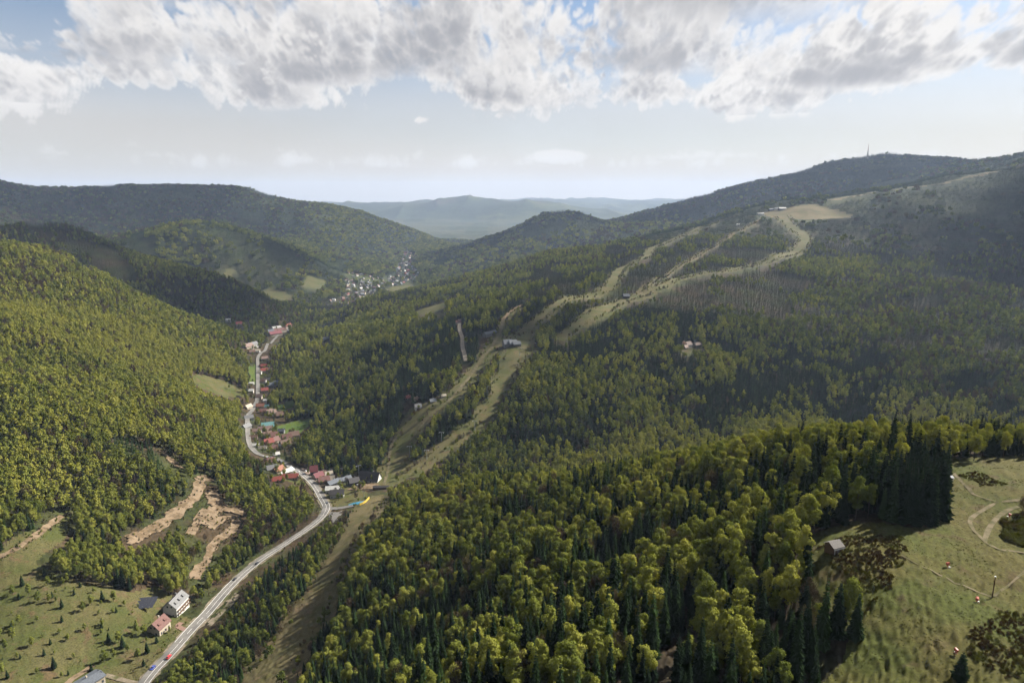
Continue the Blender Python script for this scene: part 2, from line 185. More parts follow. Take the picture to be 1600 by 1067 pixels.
HEATH={'heath_a':[(101.1,203.6),(111.5,206.3),(126.2,201.9),(123.4,195.3),(107.2,176.5),(97.9,169.4),(100.1,177.9),(98.9,188)],
 'heath_b':[(114.1,152.2),(122.2,159.2),(135.6,168.3),(147.4,167.6),(124.8,138.2),(116.6,141.4),(113.1,145.3)],
 'heath_c':[(180,259.9),(192.8,264.4),(192.1,249.4),(181.9,250)],
 'heath_d':[(163.7,211.2),(177.9,225.1),(192.3,226.2),(174.2,202.3),(165.7,204.9)]}
PLANT={'plant_a':[(-425,681.3),(-420.7,709),(-391.8,717.7),(-367.2,701.4),(-358.4,668.8),(-378.5,670.9),(-398.7,667.3),(-413.1,665.1)],
 'plant_b':[(-948.6,1466.9),(-1309.2,2144.2),(-1289.5,2203.7),(-1128,2053.4),(-1100.9,1996.2),(-1170.2,2005.1),(-926.8,1495.4)]}
SEEDS=[(-892.4,1279.2,0.1,0.35,0.72,0.9),(-707.2,1138.2,0.06,0.1,0.85,0.9),(-614.1,1180.3,0.06,0.06,0.9,0.9),(-572.6,796.7,0.18,0.16,0.7,1),(-476.8,785.3,0.12,0.12,0.75,1),(-450.2,919.5,0.15,0.12,0.75,1),(-371.8,798.1,0.2,0.15,0.65,1),(-443.8,619.2,0.1,0.12,0.7,1),(-412.6,536.4,0.1,0.05,0.75,1),(-371.4,614.1,0.2,0.08,0.6,1),(-277.8,516.8,0.08,0.08,0.65,0.9),(-258.2,671.2,0.12,0.18,0.6,0.85),(-233,699,0.1,0.2,0.6,0.8),(-1432.5,2224,0.45,0.45,0.3,1),(-1672.7,2991.9,0.4,0.4,0.4,1),(-774,2038.4,0.5,0.15,0.3,1),(-983.3,2090.1,0.4,0.2,0.5,1),(-1530,3110.1,0.45,0.1,0.6,1),(-1135.7,3201.2,0.5,0.1,0.5,1),(-932.8,3098.2,0.35,0.1,0.6,1),(-1124.6,4633,0.4,0.1,0.55,1),(-3068.1,4509.9,0.5,0.54,0.18,1),(-2353.1,4927,0.5,0.6075,0.18,1),(-1917.2,5213.5,0.4,0.54,0.24,1),(-1255.5,5212.4,0.25,0.1,0.6,1),(-796.3,5346.1,0.25,0.1,0.6,1),(0,4401.2,0.6,0.1,0.4,1),(418.2,4526.8,0.6,0.135,0.4,1),(578.2,4156.8,0.3,0.5,0.6,1),(184.7,3965.2,0.4,0.2,0.6,1),(1422.6,5158.1,0.65,0.405,0.12,1),(2483.3,5454.1,0.7,0.378,0.12,1),(3001.4,5075.6,0.7,0.378,0.12,1),(-443,1938.6,0.45,0.06,0.55,1),(-285.2,2009,0.55,0.06,0.5,1),(-80.4,2135.2,0.55,0.12,0.5,1),(129.8,2313.2,0.45,0.3,0.5,1),(191.5,1695.9,0.75,0.06,0.4,1),(663.7,2863,0.75,0.1,0.4,1),(-406.4,1310,0.35,0.06,0.55,1),(-306.8,1326.9,0.45,0.05,0.55,1),(-217.7,1255.2,0.5,0.05,0.5,1),(-247.9,1054.7,0.35,0.05,0.55,1),(-263.8,952.3,0.55,0.05,0.4,1.1),(-209.9,922.5,0.6,0.05,0.4,1.1),(-148.7,1187.1,0.6,0.05,0.45,1),(19.2,983.9,0.3,0.03,0.6,1.1),(106.6,1106.1,0.45,0.03,0.55,1),(0,877.8,0.4,0.05,0.45,1.1),(209.6,1083.3,0.35,0.05,0.6,1),(188.9,1322.5,0.65,0.06,0.5,0.9),(401.2,1513.8,0.85,0.05,0.4,0.85),(616.2,1630.8,0.8,0.1,0.4,0.85),(389.7,1153.1,0.55,0.05,0.55,0.95),(449.1,1075.3,0.8,0.04,0.45,0.85),(280.2,951.7,0.6,0.04,0.45,0.95),(87.6,888.7,0.45,0.03,0.45,1),(469.4,998.6,0.5,0.05,0.55,1),(696.7,2497,0.72,0.06,0.4,0.9),(792.8,2299.4,0.7,0.06,0.45,0.9),(1196.6,2578.3,0.75,0.2,0.3,0.9),(906.3,1930.2,0.55,0.25,0.5,0.95),(1646.3,2978.9,0.8,0.243,0.18,0.9),(1964.4,3058.4,0.8,0.243,0.18,0.9),(922.7,1621.6,0.5,0.38,0.3,1),(1266.5,1791.1,0.5,0.4,0.25,1),(680.2,1171.9,0.5,0.25,0.3,1),(804.3,1104.1,0.5,0.4,0.25,1),(0,544.9,0.25,0.12,0.75,1),(161.5,809.3,0.12,0.06,0.85,1),(341,860.1,0.12,0.04,0.9,1),(542.5,913.9,0.25,0.04,0.85,0.9),(246.6,327.6,0.6,0.03,0.8,0.75),(158.1,272.7,0.6,0.04,0.7,1.1),(156.6,239,0.97,0,0.5,1.2),(135.9,270.8,0.35,0.05,0.8,1),(92.6,199.9,0.25,0.12,0.75,1),(113.9,282.4,0.5,0.1,0.7,1),(-73.1,478.5,0.1,0.15,0.8,1.1),(-20,390.1,0.3,0.15,0.7,1),(38.8,383.2,0.45,0.12,0.7,1),(14.4,279.3,0.3,0.22,0.75,1),(53.2,257.2,0.4,0.2,0.72,1),(39.8,188.2,0.45,0.14,0.72,1),(71.9,196.5,0.3,0.16,0.72,1),(91.3,174.7,0.3,0.2,0.65,1),(75.9,158.5,0.6,0.05,0.6,1),(0,192.1,0.5,0.1,0.72,1),(-51.5,328.5,0.3,0.26,0.7,1),(-59.8,280.9,0.65,0.06,0.65,0.95),(-87.4,292,0.6,0.1,0.6,0.9),(-106.8,430.2,0.15,0.2,0.75,1),(-191.3,513.8,0.35,0.3,0.5,0.6),(-187.7,424.8,0.35,0.3,0.5,0.6),(-152.8,359.1,0.35,0.3,0.5,0.6),(-190.3,379.8,0.2,0.2,0.65,0.75),(-165.4,578.6,0.3,0.35,0.5,0.6),(431.3,870.2,0.06,0.03,0.92,0.95),(166.9,305.4,0.1,0.03,0.9,0.95),(205.5,318.9,0.12,0.03,0.92,0.85),(236.1,331.2,0.3,0.03,0.9,0.75),(244,815.8,0.08,0.05,0.9,1),(78.1,780.6,0.15,0.08,0.85,1),(157.2,395.2,0.06,0.04,0.92,1),(76,377.6,0.2,0.08,0.8,1),(683.4,863.4,0.35,0.03,0.9,0.75),(134.4,298.7,0.25,0.05,0.85,1)]
SHRUBS=[(-323.6,415.3,5),(-310.2,420.2,6),(-315.1,396.7,7),(-328.2,398.2,9),(-295.2,386.8,9.5),(-272.5,401.9,9),(-268.9,406.7,7),(-268.3,416.6,10),(-294.8,419.6,6),(-288,428.1,6),(-278.3,417.8,8),(-272.6,419.8,9),(-332.5,411,7),(-333.4,404.8,6),(-327.4,390,8),(-317.6,372.5,9),(-316.8,431.2,8),(-303.8,433.3,8),(-302.4,440.8,8),(-299.1,448.3,9),(-293,451.7,9),(-323.6,435.7,5),(-286.6,443,5),(-266.9,431.3,8),(-261.7,432.1,9),(-251.3,415.5,9),(-317.5,386.3,4),(-263.7,414.2,6),(-317,445.3,5),(-334,432.7,8),(-343.9,437.7,9),(-354.5,446.8,9),(-338.7,450.3,8),(-354,436.1,8),(-347.8,460.8,7),(-329.6,457.7,8),(-285.6,451.9,5),(-250.8,427.3,6),(-248.3,440.4,5),(-253.9,408.7,8),(-246.7,402.4,6),(-294.2,435.4,4),(-299.7,408.5,5),(-328,438.6,5.6),(-284.9,421.4,4.5),(-330.3,453.7,6.1),(-324.4,383.2,2.3),(-297.6,444,3.8),(-319.4,376.2,4.3),(-313.5,371.5,6.3),(-342.5,418.2,2.6),(-313.5,405.2,2.7),(-315.7,386.5,3.8),(-306.5,411.2,4.1),(-257.6,426.8,3.6),(-306.7,402,5),(-356.2,438,3.6),(-290.2,398.5,4.3),(-326.4,382.1,3.9),(-319,449.3,3.9),(-301.1,396.7,2.5),(-319,455.5,5.1),(-361,432.7,3.5),(-324.8,448.6,3.3),(-285.7,385.4,4.2),(-278.5,456.3,2.9),(-364.9,433.8,5.5),(-333.4,441.5,2),(-337,399,6.4),(-264.4,445.5,2.1),(-305.4,393.3,5.7),(-307.7,453.1,4.4),(-300.7,411,3.2),(-347,432.4,5.9),(-301.4,380.1,4.3),(-279.7,413.3,3),(-337.9,438.8,5.1),(-278.1,447.7,3.1),(-287.8,382.5,4.5),(-275.8,393.1,6.3),(-288,440.8,4.6),(-305.6,438,3.7),(-283,426.5,2.1),(-270,437.2,5.6),(-327.4,434.2,6.2),(-287.4,426,4.8),(-334.1,407.6,5.2),(-328.3,442.6,3.8)]
SPRUCES=[(148.9,243.2,22.2),(148.5,245.4,22.2),(149.8,221.3,25.1),(140.2,228.2,21.2),(148.2,243.9,20.7),(149.5,220.6,25.5),(158,238.4,21.5),(143.2,219.9,25.8),(161.6,241.6,23.8),(149.5,228.8,20.4),(153.5,242.3,26.5),(151.8,226.6,21.4),(153.3,227.5,26.1),(152.2,227.6,22.3),(148.7,229.9,20.3),(135.5,217.4,19.3),(135,225.1,21.2),(147.2,229.6,21.7),(163,240,22.3),(137,223.5,21.2),(138.3,220.2,21.6),(139.4,215.8,19.8),(143.9,240.5,25.1),(153.3,237,21.6),(140.5,230.5,19.3),(142.1,215.9,26.6),(142.3,215.1,19.1),(133.3,213.9,25.2),(135.5,214,24),(155.9,234.6,20.5)]
HOUSES=[(-315.8,836.3,13,10,5,4.5,35,'white','redbrown'),(-300.7,803.1,12,9,5,4,30,'cream','grey'),(-292.6,802.4,13,10,5,4.5,60,'cream','orange'),(-284.7,807.1,15,10,4,3,40,'white','white'),(-280.2,763.9,12,8,4,3.5,20,'cream','red'),(-272.8,785.1,20,9,4,3.5,10,'cream','red'),(-324.7,887.6,8,7,5,2.5,30,'white','white'),(-252.2,816,9,9,7,6,20,'dark','maroon'),(-242.5,799.3,12,10,5,4,50,'cream','maroon'),(-230.3,781.2,13,10,5,4,30,'cream','redbrown'),(-239.6,809.1,9,8,4,4,30,'cream','brown'),(-231.7,809.6,9,7,4,3.5,30,'white','cream'),(-224,789.9,9,7,4,3.5,10,'white','cream'),(-217.4,773.8,14,9,4,3,50,'grey','slate'),(-213.3,779.2,9,7,4,3,40,'white','slate'),(-204.6,788.3,12,8,4,3,45,'grey','slate'),(-208.9,747.2,18,9,5,3,8,'white','white'),(-200.7,730.1,15,9,5,4,10,'white','dark'),(-191.8,773.9,12,10,5,4,30,'dark','dark'),(-402.5,984.8,14,8,4,4,70,'grey','grey'),(-421.9,1045.1,13,9,5,4,30,'white','grey'),(-458,1135.7,13,8,4,4,70,'cream','cream'),(-442.3,1149.9,13,8,5,4,10,'cream','orange'),(-433.5,1153.3,9,7,4,3,0,'white','teal'),(-427.5,1123.9,11,9,5,4,20,'cream','redbrown'),(-416,1119.2,12,9,5,5,60,'cream','brown'),(-410.2,1121.3,10,7,5,4,60,'white','brown'),(-442.7,1176.7,6,6,6,2,0,'white','white'),(-394.3,1106.7,11,9,5,5,30,'grey','brown'),(-383.3,1021.6,18,13,5,5,20,'grey','teal'),(-386,983.3,12,8,4,3,10,'white','pink'),(-381.8,995.3,13,9,5,4,15,'cream','pink'),(-376.6,1005.4,12,9,5,4,20,'cream','pink'),(-357.8,1007.6,9,7,4,3,0,'grey','slate'),(-368.1,975.4,13,10,5,5,40,'cream','brown'),(-360.5,978.2,12,10,5,5,30,'cream','redbrown'),(-356.2,946.6,13,10,5,5,40,'cream','red'),(-351,958.4,12,9,5,5,60,'cream','redbrown'),(-339.6,975.7,13,9,5,5,30,'cream','redbrown'),(-333.2,989,15,10,5,5,30,'cream','brown'),(-333.4,950.5,14,10,5,5.5,40,'grey','brown'),(-337.4,945.9,8,6,3,2,10,'white','white'),(-365.2,917.1,11,6,4,2,5,'white','white'),(-352.1,912.6,10,6,4,3,5,'white','cream'),(-340.2,919.2,11,8,5,4,30,'cream','redbrown'),(-379.6,950.8,11,7,4,3,10,'cream','brown'),(-462.5,1230.4,12,9,5,4,20,'cream','red'),(-460.4,1194.7,11,8,4,4,0,'cream','pink'),(-464,1265.8,11,8,5,4,30,'grey','slate'),(-455.4,1280.6,13,9,5,4,20,'white','slate'),(-488,1295.3,10,8,4,4,0,'white','pink'),(-479.8,1304.3,10,8,4,4,0,'cream','grey'),(-513.3,1370.4,13,10,5,4.5,20,'cream','red'),(-522.6,1397.2,12,9,5,4,10,'cream','red'),(-506.3,1380.9,10,8,4,4,10,'cream','brown'),(-538.5,1447,13,10,5,4,25,'cream','pink'),(-528.3,1398.3,9,7,4,3,10,'white','redbrown'),(-517.9,1357.6,8,7,4,3,0,'white','cream'),(-482.5,1214.2,10,7,4,3,10,'white','white'),(-501.2,1267.8,9,6,3,2,10,'white','white'),(-593.4,1499.5,20,14,6,6,60,'cream','pink'),(-591.6,1521.4,22,13,7,5,60,'white','grey'),(-575.5,1473.6,12,9,5,4,30,'cream','brown'),(-571.9,1490.5,14,8,4,3,10,'white','cream'),(-652.2,1842.6,34,17,6,6,45,'cream','maroon'),(-653.3,1878.1,40,14,6,6,50,'cream','redbrown'),(-668.7,1902.8,26,12,6,4,50,'white','white'),(-668.2,1853.8,15,12,7,5,40,'white','slate'),(-644,1915.6,14,10,5,4,50,'white','cream'),(-690.4,2072.8,40,13,7,6,70,'cream','red'),(-683.4,2075.2,40,12,7,6,60,'cream','red'),(-762.3,1876.1,17,12,6,6,30,'white','red'),(-796.2,1886.6,12,10,7,3,10,'white','white'),(-510.7,1778.8,14,10,5,4,30,'white','slate'),(-446.6,1601.3,16,11,5,5,30,'grey','slate'),(-589,2072,16,9,5,4,60,'white','cream'),(-484.8,1059.7,10,8,5,3,20,'cream','orange'),(-138.7,964.3,9,8,5,4,20,'white','grey'),(-160.9,1012.1,8,6,3,3,20,'cream','red'),(-144.7,994.8,7,6,3,3,40,'cream','brown'),(-117.7,972.1,9,6,3,3,30,'grey','slate'),(-102.6,982.8,7,5,3,2,20,'white','cream'),(-7.7,1150.1,15,12,6,6,20,'grey','slate'),(1.1,1151.3,14,11,5,5,30,'dark','slate'),(7.7,1148.9,13,9,5,4,20,'grey','slate'),(-41.3,1233.9,30,10,5,3,50,'grey','slate'),(-109.4,1365.8,10,8,4,4,20,'cream','redbrown'),(256.8,1525.7,14,10,5,5,10,'dark','slate'),(322.2,1220.5,11,9,5,5,30,'white','brown'),(314.2,1206.9,9,7,4,4,40,'cream','brown'),(340.5,1227.5,12,9,4,4,20,'grey','brown'),(1111.2,3105.6,30,12,6,3,5,'white','white'),(1207.3,3174.9,18,12,7,4,10,'white','slate'),(1224,3150.1,32,16,7,5,5,'grey','white'),(1185.8,3179.3,22,12,6,4,10,'dark','slate'),(928.2,2842.2,12,10,5,3,10,'white','white')]
TOWN=[(-736.9,2591.2),(-709.8,2889),(-877.8,3569.3),(-864.5,3776.6),(-734.2,3632.1),(-663.6,3821),(-762.4,4740.6),(-816.7,5152.6),(-709.1,5068.2),(-609.2,4118.1),(-512.8,3769.6),(-507.2,3595.7),(-594.3,3319.9),(-632.4,3116.9),(-558.7,2813.5),(-602.1,2491.9)]
CARS=[(-228,556.3,'black','u'),(-235.2,524.7,'black','d'),(-212.2,707.9,'dark','u'),(-240.9,413.1,'red','u'),(-236,394.5,'blue','d'),(-265.9,810.7,'silver','u'),(-308.6,858.4,'white','d'),(-482.6,1250.1,'dark','u'),(-521.3,1356.3,'silver','d')]
PARKED=[(47.5,1208.9,'white'),(54.1,1228.4,'red'),(63.1,1245.5,'white'),(77.2,1242.2,'white'),(73,1231.1,'silver'),(42.6,1169.3,'white'),(39.8,1152.9,'silver'),(-191.8,764,'black'),(-185.7,767.9,'silver'),(-274.7,823.4,'silver'),(-273.4,832.2,'black'),(-266.3,828,'white')]
GUNS=[(131.7,187.8,'a'),(129.5,171,'a'),(110.4,150,'a'),(175.9,223.3,'b'),(-115.1,324,'a')]
PYLONS=[(853.3,2628),(618.6,2211),(474.5,1933.2),(339.3,1622.3),(-94.4,867.3),(-109.7,828.9),(-50.9,890.6),(12.8,1111.1),(-49.4,953.4),(-134.8,847.8)]
MISC={'cabin_a':(101.6,197.5),
 'cabin_b':(173.6,255.5),
 'pole':(137.1,175.5),
 'tarp':(-276.7,461.8),
 'house_white':(-257.4,469.7),
 'house_red':(-256.1,441.3),
 'house_flat':(-270.9,374.9),
 'chapel':(-174.3,783.8),
 'lift_base':(-191.9,802.6),
 'pond':(-169.8,692.1),
 'fence0':(-163.4,679.6),
 'fence1':(-159.3,686.4),
 'fence2':(-158.6,705.9),
 'lamp':(-162.5,697.5),
 'bus':(-282.7,825.4),
 'mast':(2916,5792.6),
 'church':(-785.5,5010),
 'blossom':(312.9,1216.4),
 'deck':(-153.6,749.3),
 'bare_tree':(181.3,224.5),
 'yellow_bush':(161.4,236.4),
 'gully_spruce':(106.8,142.5)}
# ------------------------------------------------------------------ TERRAIN (surveyed spot heights -> smooth surface -> relief)
def hash2(i,j,s):
    h=(i.astype(np.int64)*374761393+j.astype(np.int64)*668265263+s*1442695041)&0xffffffff
    h=((h^(h>>13))*1274126177)&0xffffffff
    return ((h^(h>>16))&0xffff)/32767.5-1.
def vnoise(x,y,s=0):
    i=np.floor(x); j=np.floor(y); fx=x-i; fy=y-j; fx=fx*fx*fx*(fx*(fx*6-15)+10); fy=fy*fy*fy*(fy*(fy*6-15)+10)
    a=hash2(i,j,s); b=hash2(i+1,j,s); c=hash2(i,j+1,s); d=hash2(i+1,j+1,s)
    return (a*(1-fx)+b*fx)*(1-fy)+(c*(1-fx)+d*fx)*fy
def tps_fit(A,lam=2e-5):
    A=np.array(A,float); th=np.arctan2(A[:,0],A[:,1]+60); lr=np.log(np.hypot(A[:,0],A[:,1]+60)); n=len(A)
    d2=(th[:,None]-th)**2+(lr[:,None]-lr)**2
    K=.5*d2*np.log(d2+1e-24)+lam*np.eye(n); M=np.zeros((n+3,n+3)); Q=np.c_[np.ones(n),th,lr]
    M[:n,:n]=K; M[:n,n:]=Q; M[n:,:n]=Q.T
    return th,lr,np.linalg.solve(M,np.r_[A[:,2],0,0,0])
def tps_eval(m,x,y):
    th,lr,w=m; n=len(th); t=np.arctan2(x,y+60).ravel(); l=np.log(np.hypot(x,y+60)).ravel(); o=np.empty(len(t))
    w32=w[:n].astype(np.float32)
    for i in range(0,len(t),8000):
        a=t[i:i+8000,None].astype(np.float32); b=l[i:i+8000,None].astype(np.float32)
        d2=(a-th.astype(np.float32))**2+(b-lr.astype(np.float32))**2
        o[i:i+8000]=(.5*d2*np.log(d2+1e-20))@w32+w[n]+w[n+1]*a[:,0]+w[n+2]*b[:,0]
    return o.reshape(x.shape)
TH=np.radians(np.r_[np.linspace(-72,-44,22)[:-1],np.linspace(-44,44,760),np.linspace(44,72,22)[1:]])
RR=np.r_[45*np.exp(np.arange(0,547)*.006),45*np.exp(547*.006)*np.exp(np.arange(0,312)*.01)]
GX=RR[None]*np.sin(TH)[:,None]; GY=RR[None]*np.cos(TH)[:,None]
def sstep(x,a,b): 
    t=np.clip((x-a)/(b-a),0,1); return t*t*(3-2*t)
def polydist(x,y,line):
    d=np.full(np.shape(x),1e9)
    for (ax,ay),(bx,by) in zip(line[:-1],line[1:]):
        L=(bx-ax)**2+(by-ay)**2+1e-9; t=np.clip(((x-ax)*(bx-ax)+(y-ay)*(by-ay))/L,0,1)
        d=np.minimum(d,np.hypot(x-ax-t*(bx-ax),y-ay-t*(by-ay)))
    return d
def build_heights():
    co=tps_eval(tps_fit(SPOTS),GX[::2,::2],GY[::2,::2])
    # refine the half-density lattice (cubic along both axes)
    def up(a,n):
        o=np.empty((n,)+a.shape[1:]); o[::2]=a[:(n+1)//2]; p=np.concatenate([a[:1],a,a[-1:],a[-1:]])
        mid=(-p[:-3]+9*p[1:-2]+9*p[2:-1]-p[3:])/16.; k=len(o[1::2]); o[1::2]=mid[:k]; return o
    z=up(co,len(TH)); z=up(z.T.copy(),len(RR)).T
    r=RR[None]; calm=np.clip((polydist(GX,GY,VALLEY)-15)/160,0.04,1)
    for s,(lam,amp,rid) in enumerate(((1300,34,1),(620,26,1),(300,13,1),(150,6,0),(72,2.6,0),(34,.6,0),(15,.14,0))):
        w=sstep(r/lam,3.2,8.); n=vnoise(GX/lam+3.1*s,GY/lam-1.7*s,s)
        if rid: n=.5*n+.5*(1-2.2*np.abs(vnoise(GX/lam*1.3+9,GY/lam*1.3,s+20)))
        z=z+n*amp*w*calm*(1-(.6*sstep(r,3000,5000) if lam<=300 else 0))*np.clip(1.6-r/12000,.3,1)
    z=z+sstep(r,2600,4200)*(1-sstep(r,7500,9500))*(24*(1-2.2*np.abs(vnoise(GX/900+2,GY/1300,43)))+7*(1-2.2*np.abs(vnoise(GX/430,GY/560+4,44))))
    z=z+sstep(r,10500,14000)*(30*vnoise(GX/5200+1.7,GY/5200,41)+62*(1-2.2*np.abs(vnoise(GX/1500,GY/2600+4,42)))+30*(1-2.2*np.abs(vnoise(GX/620,GY/1100,45))))
    return z
GZ=build_heights()
_lr=np.log(RR)
def ground(x,y):
    x=np.asarray(x,float); y=np.asarray(y,float); t=np.arctan2(x,y); l=np.log(np.maximum(np.hypot(x,y),46))
    i=np.interp(t,TH,np.arange(len(TH))); j=np.interp(l,_lr,np.arange(len(RR)))
    i0=np.clip(i.astype(int),0,len(TH)-2); j0=np.clip(j.astype(int),0,len(RR)-2); a=i-i0; b=j-j0
    return (GZ[i0,j0]*(1-a)+GZ[i0+1,j0]*a)*(1-b)+(GZ[i0,j0+1]*(1-a)+GZ[i0+1,j0+1]*a)*b
# END TERRAIN
# ------------------------------------------------------------------ helpers
def tag(o,label=None,cat=None,group=None,kind=None):
    for k,v in (('label',label),('category',cat),('group',group),('kind',kind)):
        if v: o[k]=v
    return o
def mesh(name,v,f,mats=(),fm=None,smooth=False):
    me=bpy.data.meshes.new(name); me.from_pydata([tuple(p) for p in v],[],[tuple(q) for q in f])
    for m in mats: me.materials.append(m)
    if fm is not None: me.polygons.foreach_set('material_index',list(fm))
    if smooth: me.polygons.foreach_set('use_smooth',[True]*len(f))
    me.update(); return me
def fast_mesh(name,v,quads,mats=(),smooth=False,fm=None):
    v=np.asarray(v,np.float32); q=np.asarray(quads,np.int32); k=q.shape[1]
    me=bpy.data.meshes.new(name); me.vertices.add(len(v)); me.vertices.foreach_set('co',v.ravel())
    me.loops.add(q.size); me.loops.foreach_set('vertex_index',q.ravel()); me.polygons.add(len(q))
    me.polygons.foreach_set('loop_start',np.arange(0,q.size,k,dtype=np.int32)); me.polygons.foreach_set('loop_total',np.full(len(q),k,np.int32))
    if smooth: me.polygons.foreach_set('use_smooth',np.ones(len(q),bool))
    for m in mats: me.materials.append(m)
    if fm is not None: me.polygons.foreach_set('material_index',np.asarray(fm,np.int32))
    me.update(calc_edges=True); me.validate(); return me
def obj(name,me,parent=None,loc=None,rz=0):
    o=bpy.data.objects.new(name,me); COL.objects.link(o)
    if parent: o.parent=parent
    if loc is not None: o.location=loc
    if rz: o.rotation_euler=(0,0,rz)
    return o
def box(cx,cy,z0,z1,lx,ly):
    a,b=lx/2,ly/2; v=[(cx+sx*a,cy+sy*b,z) for z in (z0,z1) for sx,sy in ((-1,-1),(1,-1),(1,1),(-1,1))]
    return v,[(0,3,2,1),(4,5,6,7),(0,1,5,4),(1,2,6,5),(2,3,7,6),(3,0,4,7)]
def join(*parts):
    V=[];F=[]
    for v,f in parts:
        n=len(V); V+=list(v); F+=[tuple(i+n for i in q) for q in f]
    return V,F
def tube(p,q,r0,r1,n=6):
    p=Vector(p);q=Vector(q); d=(q-p).normalized(); a=d.orthogonal().normalized(); b=d.cross(a); v=[]
    for c,r in ((p,r0),(q,r1)): v+=[tuple(c+(a*math.cos(2*math.pi*i/n)+b*math.sin(2*math.pi*i/n))*r) for i in range(n)]
    f=[(i,(i+1)%n,n+(i+1)%n,n+i) for i in range(n)]+[tuple(range(n-1,-1,-1)),tuple(range(n,2*n))]
    return v,f
# ------------------------------------------------------------------ materials
MATS={}
def mat(name,col,rough=.8,spec=.2,col2=None,scale=1.,detail=4.,col3=None,scale3=.1,bump=0.,metal=0.):
    if name in MATS: return MATS[name]
    m=bpy.data.materials.new(name); m.use_nodes=True; t=m.node_tree; t.nodes.clear(); k=NT(t)
    out=k.n('ShaderNodeOutputMaterial'); b=k.n('ShaderNodeBsdfPrincipled',ins={'Roughness':rough,'Specular IOR Level':spec,'Metallic':metal})
    t.links.new(b.outputs[0],out.inputs[0]); c=None
    geo=k.n('ShaderNodeNewGeometry').outputs['Position']
    if col2:
        n=k.n('ShaderNodeTexNoise',ins={'Vector':geo,'Scale':scale,'Detail':detail,'Roughness':.6}).outputs[0]
        c=k.mix(k.ss(n,.36,.64),col,col2)
        if col3:
            n3=k.n('ShaderNodeTexNoise',ins={'Vector':geo,'Scale':scale3,'Detail':5.,'Roughness':.6}).outputs[0]
            c=k.mix(k.ss(n3,.45,.62),c,col3)
        t.links.new(c,b.inputs['Base Color'])
        if bump:
            bp=k.n('ShaderNodeBump',ins={'Strength':bump,'Distance':.4,'Height':n}); t.links.new(bp.outputs[0],b.inputs['Normal'])
    else: b.inputs['Base Color'].default_value=(*col,1)
    MATS[name]=m; return m
def ground_mat():
    m=bpy.data.materials.new('forest_floor'); m.use_nodes=True; t=m.node_tree; t.nodes.clear(); k=NT(t)
    out=k.n('ShaderNodeOutputMaterial'); b=k.n('ShaderNodeBsdfPrincipled',ins={'Roughness':.95,'Specular IOR Level':.05}); t.links.new(b.outputs[0],out.inputs[0])
    geo=k.n('ShaderNodeNewGeometry').outputs['Position']; at=k.n('ShaderNodeAttribute',attribute_name='ground').outputs['Color']
    n=k.n('ShaderNodeTexNoise',ins={'Vector':geo,'Scale':.25,'Detail':6.,'Roughness':.65}).outputs[0]
    n2=k.n('ShaderNodeTexNoise',ins={'Vector':geo,'Scale':.012,'Detail':7.,'Roughness':.68}).outputs[0]
    c=k.mix(1.,at,k.mix(k.ss(n,.3,.7),(.6,.6,.6),(1.35,1.35,1.35)),'MULTIPLY'); c=k.mix(1.,c,k.mix(k.ss(n2,.32,.68),(.55,.6,.6),(1.45,1.4,1.3)),'MULTIPLY')
    t.links.new(c,b.inputs['Base Color']); return m
def grass_mat(name,g,d,br,s=1.):
    """meadow turf: green and dry patches, worn brown spots, fine tufts"""
    m=bpy.data.materials.new(name); m.use_nodes=True; t=m.node_tree; t.nodes.clear(); k=NT(t)
    out=k.n('ShaderNodeOutputMaterial'); b=k.n('ShaderNodeBsdfPrincipled',ins={'Roughness':.95,'Specular IOR Level':.05}); t.links.new(b.outputs[0],out.inputs[0])
    geo=k.n('ShaderNodeNewGeometry').outputs['Position']
    def no(sc,det=5.,r=.6): return k.n('ShaderNodeTexNoise',ins={'Vector':geo,'Scale':sc*s,'Detail':det,'Roughness':r}).outputs[0]
    c=k.mix(k.ss(no(.035),.38,.62),g,d); c=k.mix(k.m('MULTIPLY',k.ss(no(.09),.55,.68),.8),c,br)
    c=k.mix(1.,c,k.mix(k.ss(no(.9,4.,.7),.3,.7),(.68,.68,.66),(1.3,1.3,1.3)),'MULTIPLY')
    f=no(3.2,3.,.7); c=k.mix(k.ss(f,.66,.74,0.,.5),c,tuple(min(1,x*2.2) for x in d)); c=k.mix(k.ss(no(.22,5.,.7),.6,.72,0.,.6),c,tuple(x*.55 for x in g))
    t.links.new(c,b.inputs['Base Color']); bp=k.n('ShaderNodeBump',ins={'Strength':.1,'Distance':.3,'Height':no(1.3,5.,.75)}); t.links.new(bp.outputs[0],b.inputs['Normal'])
    return m
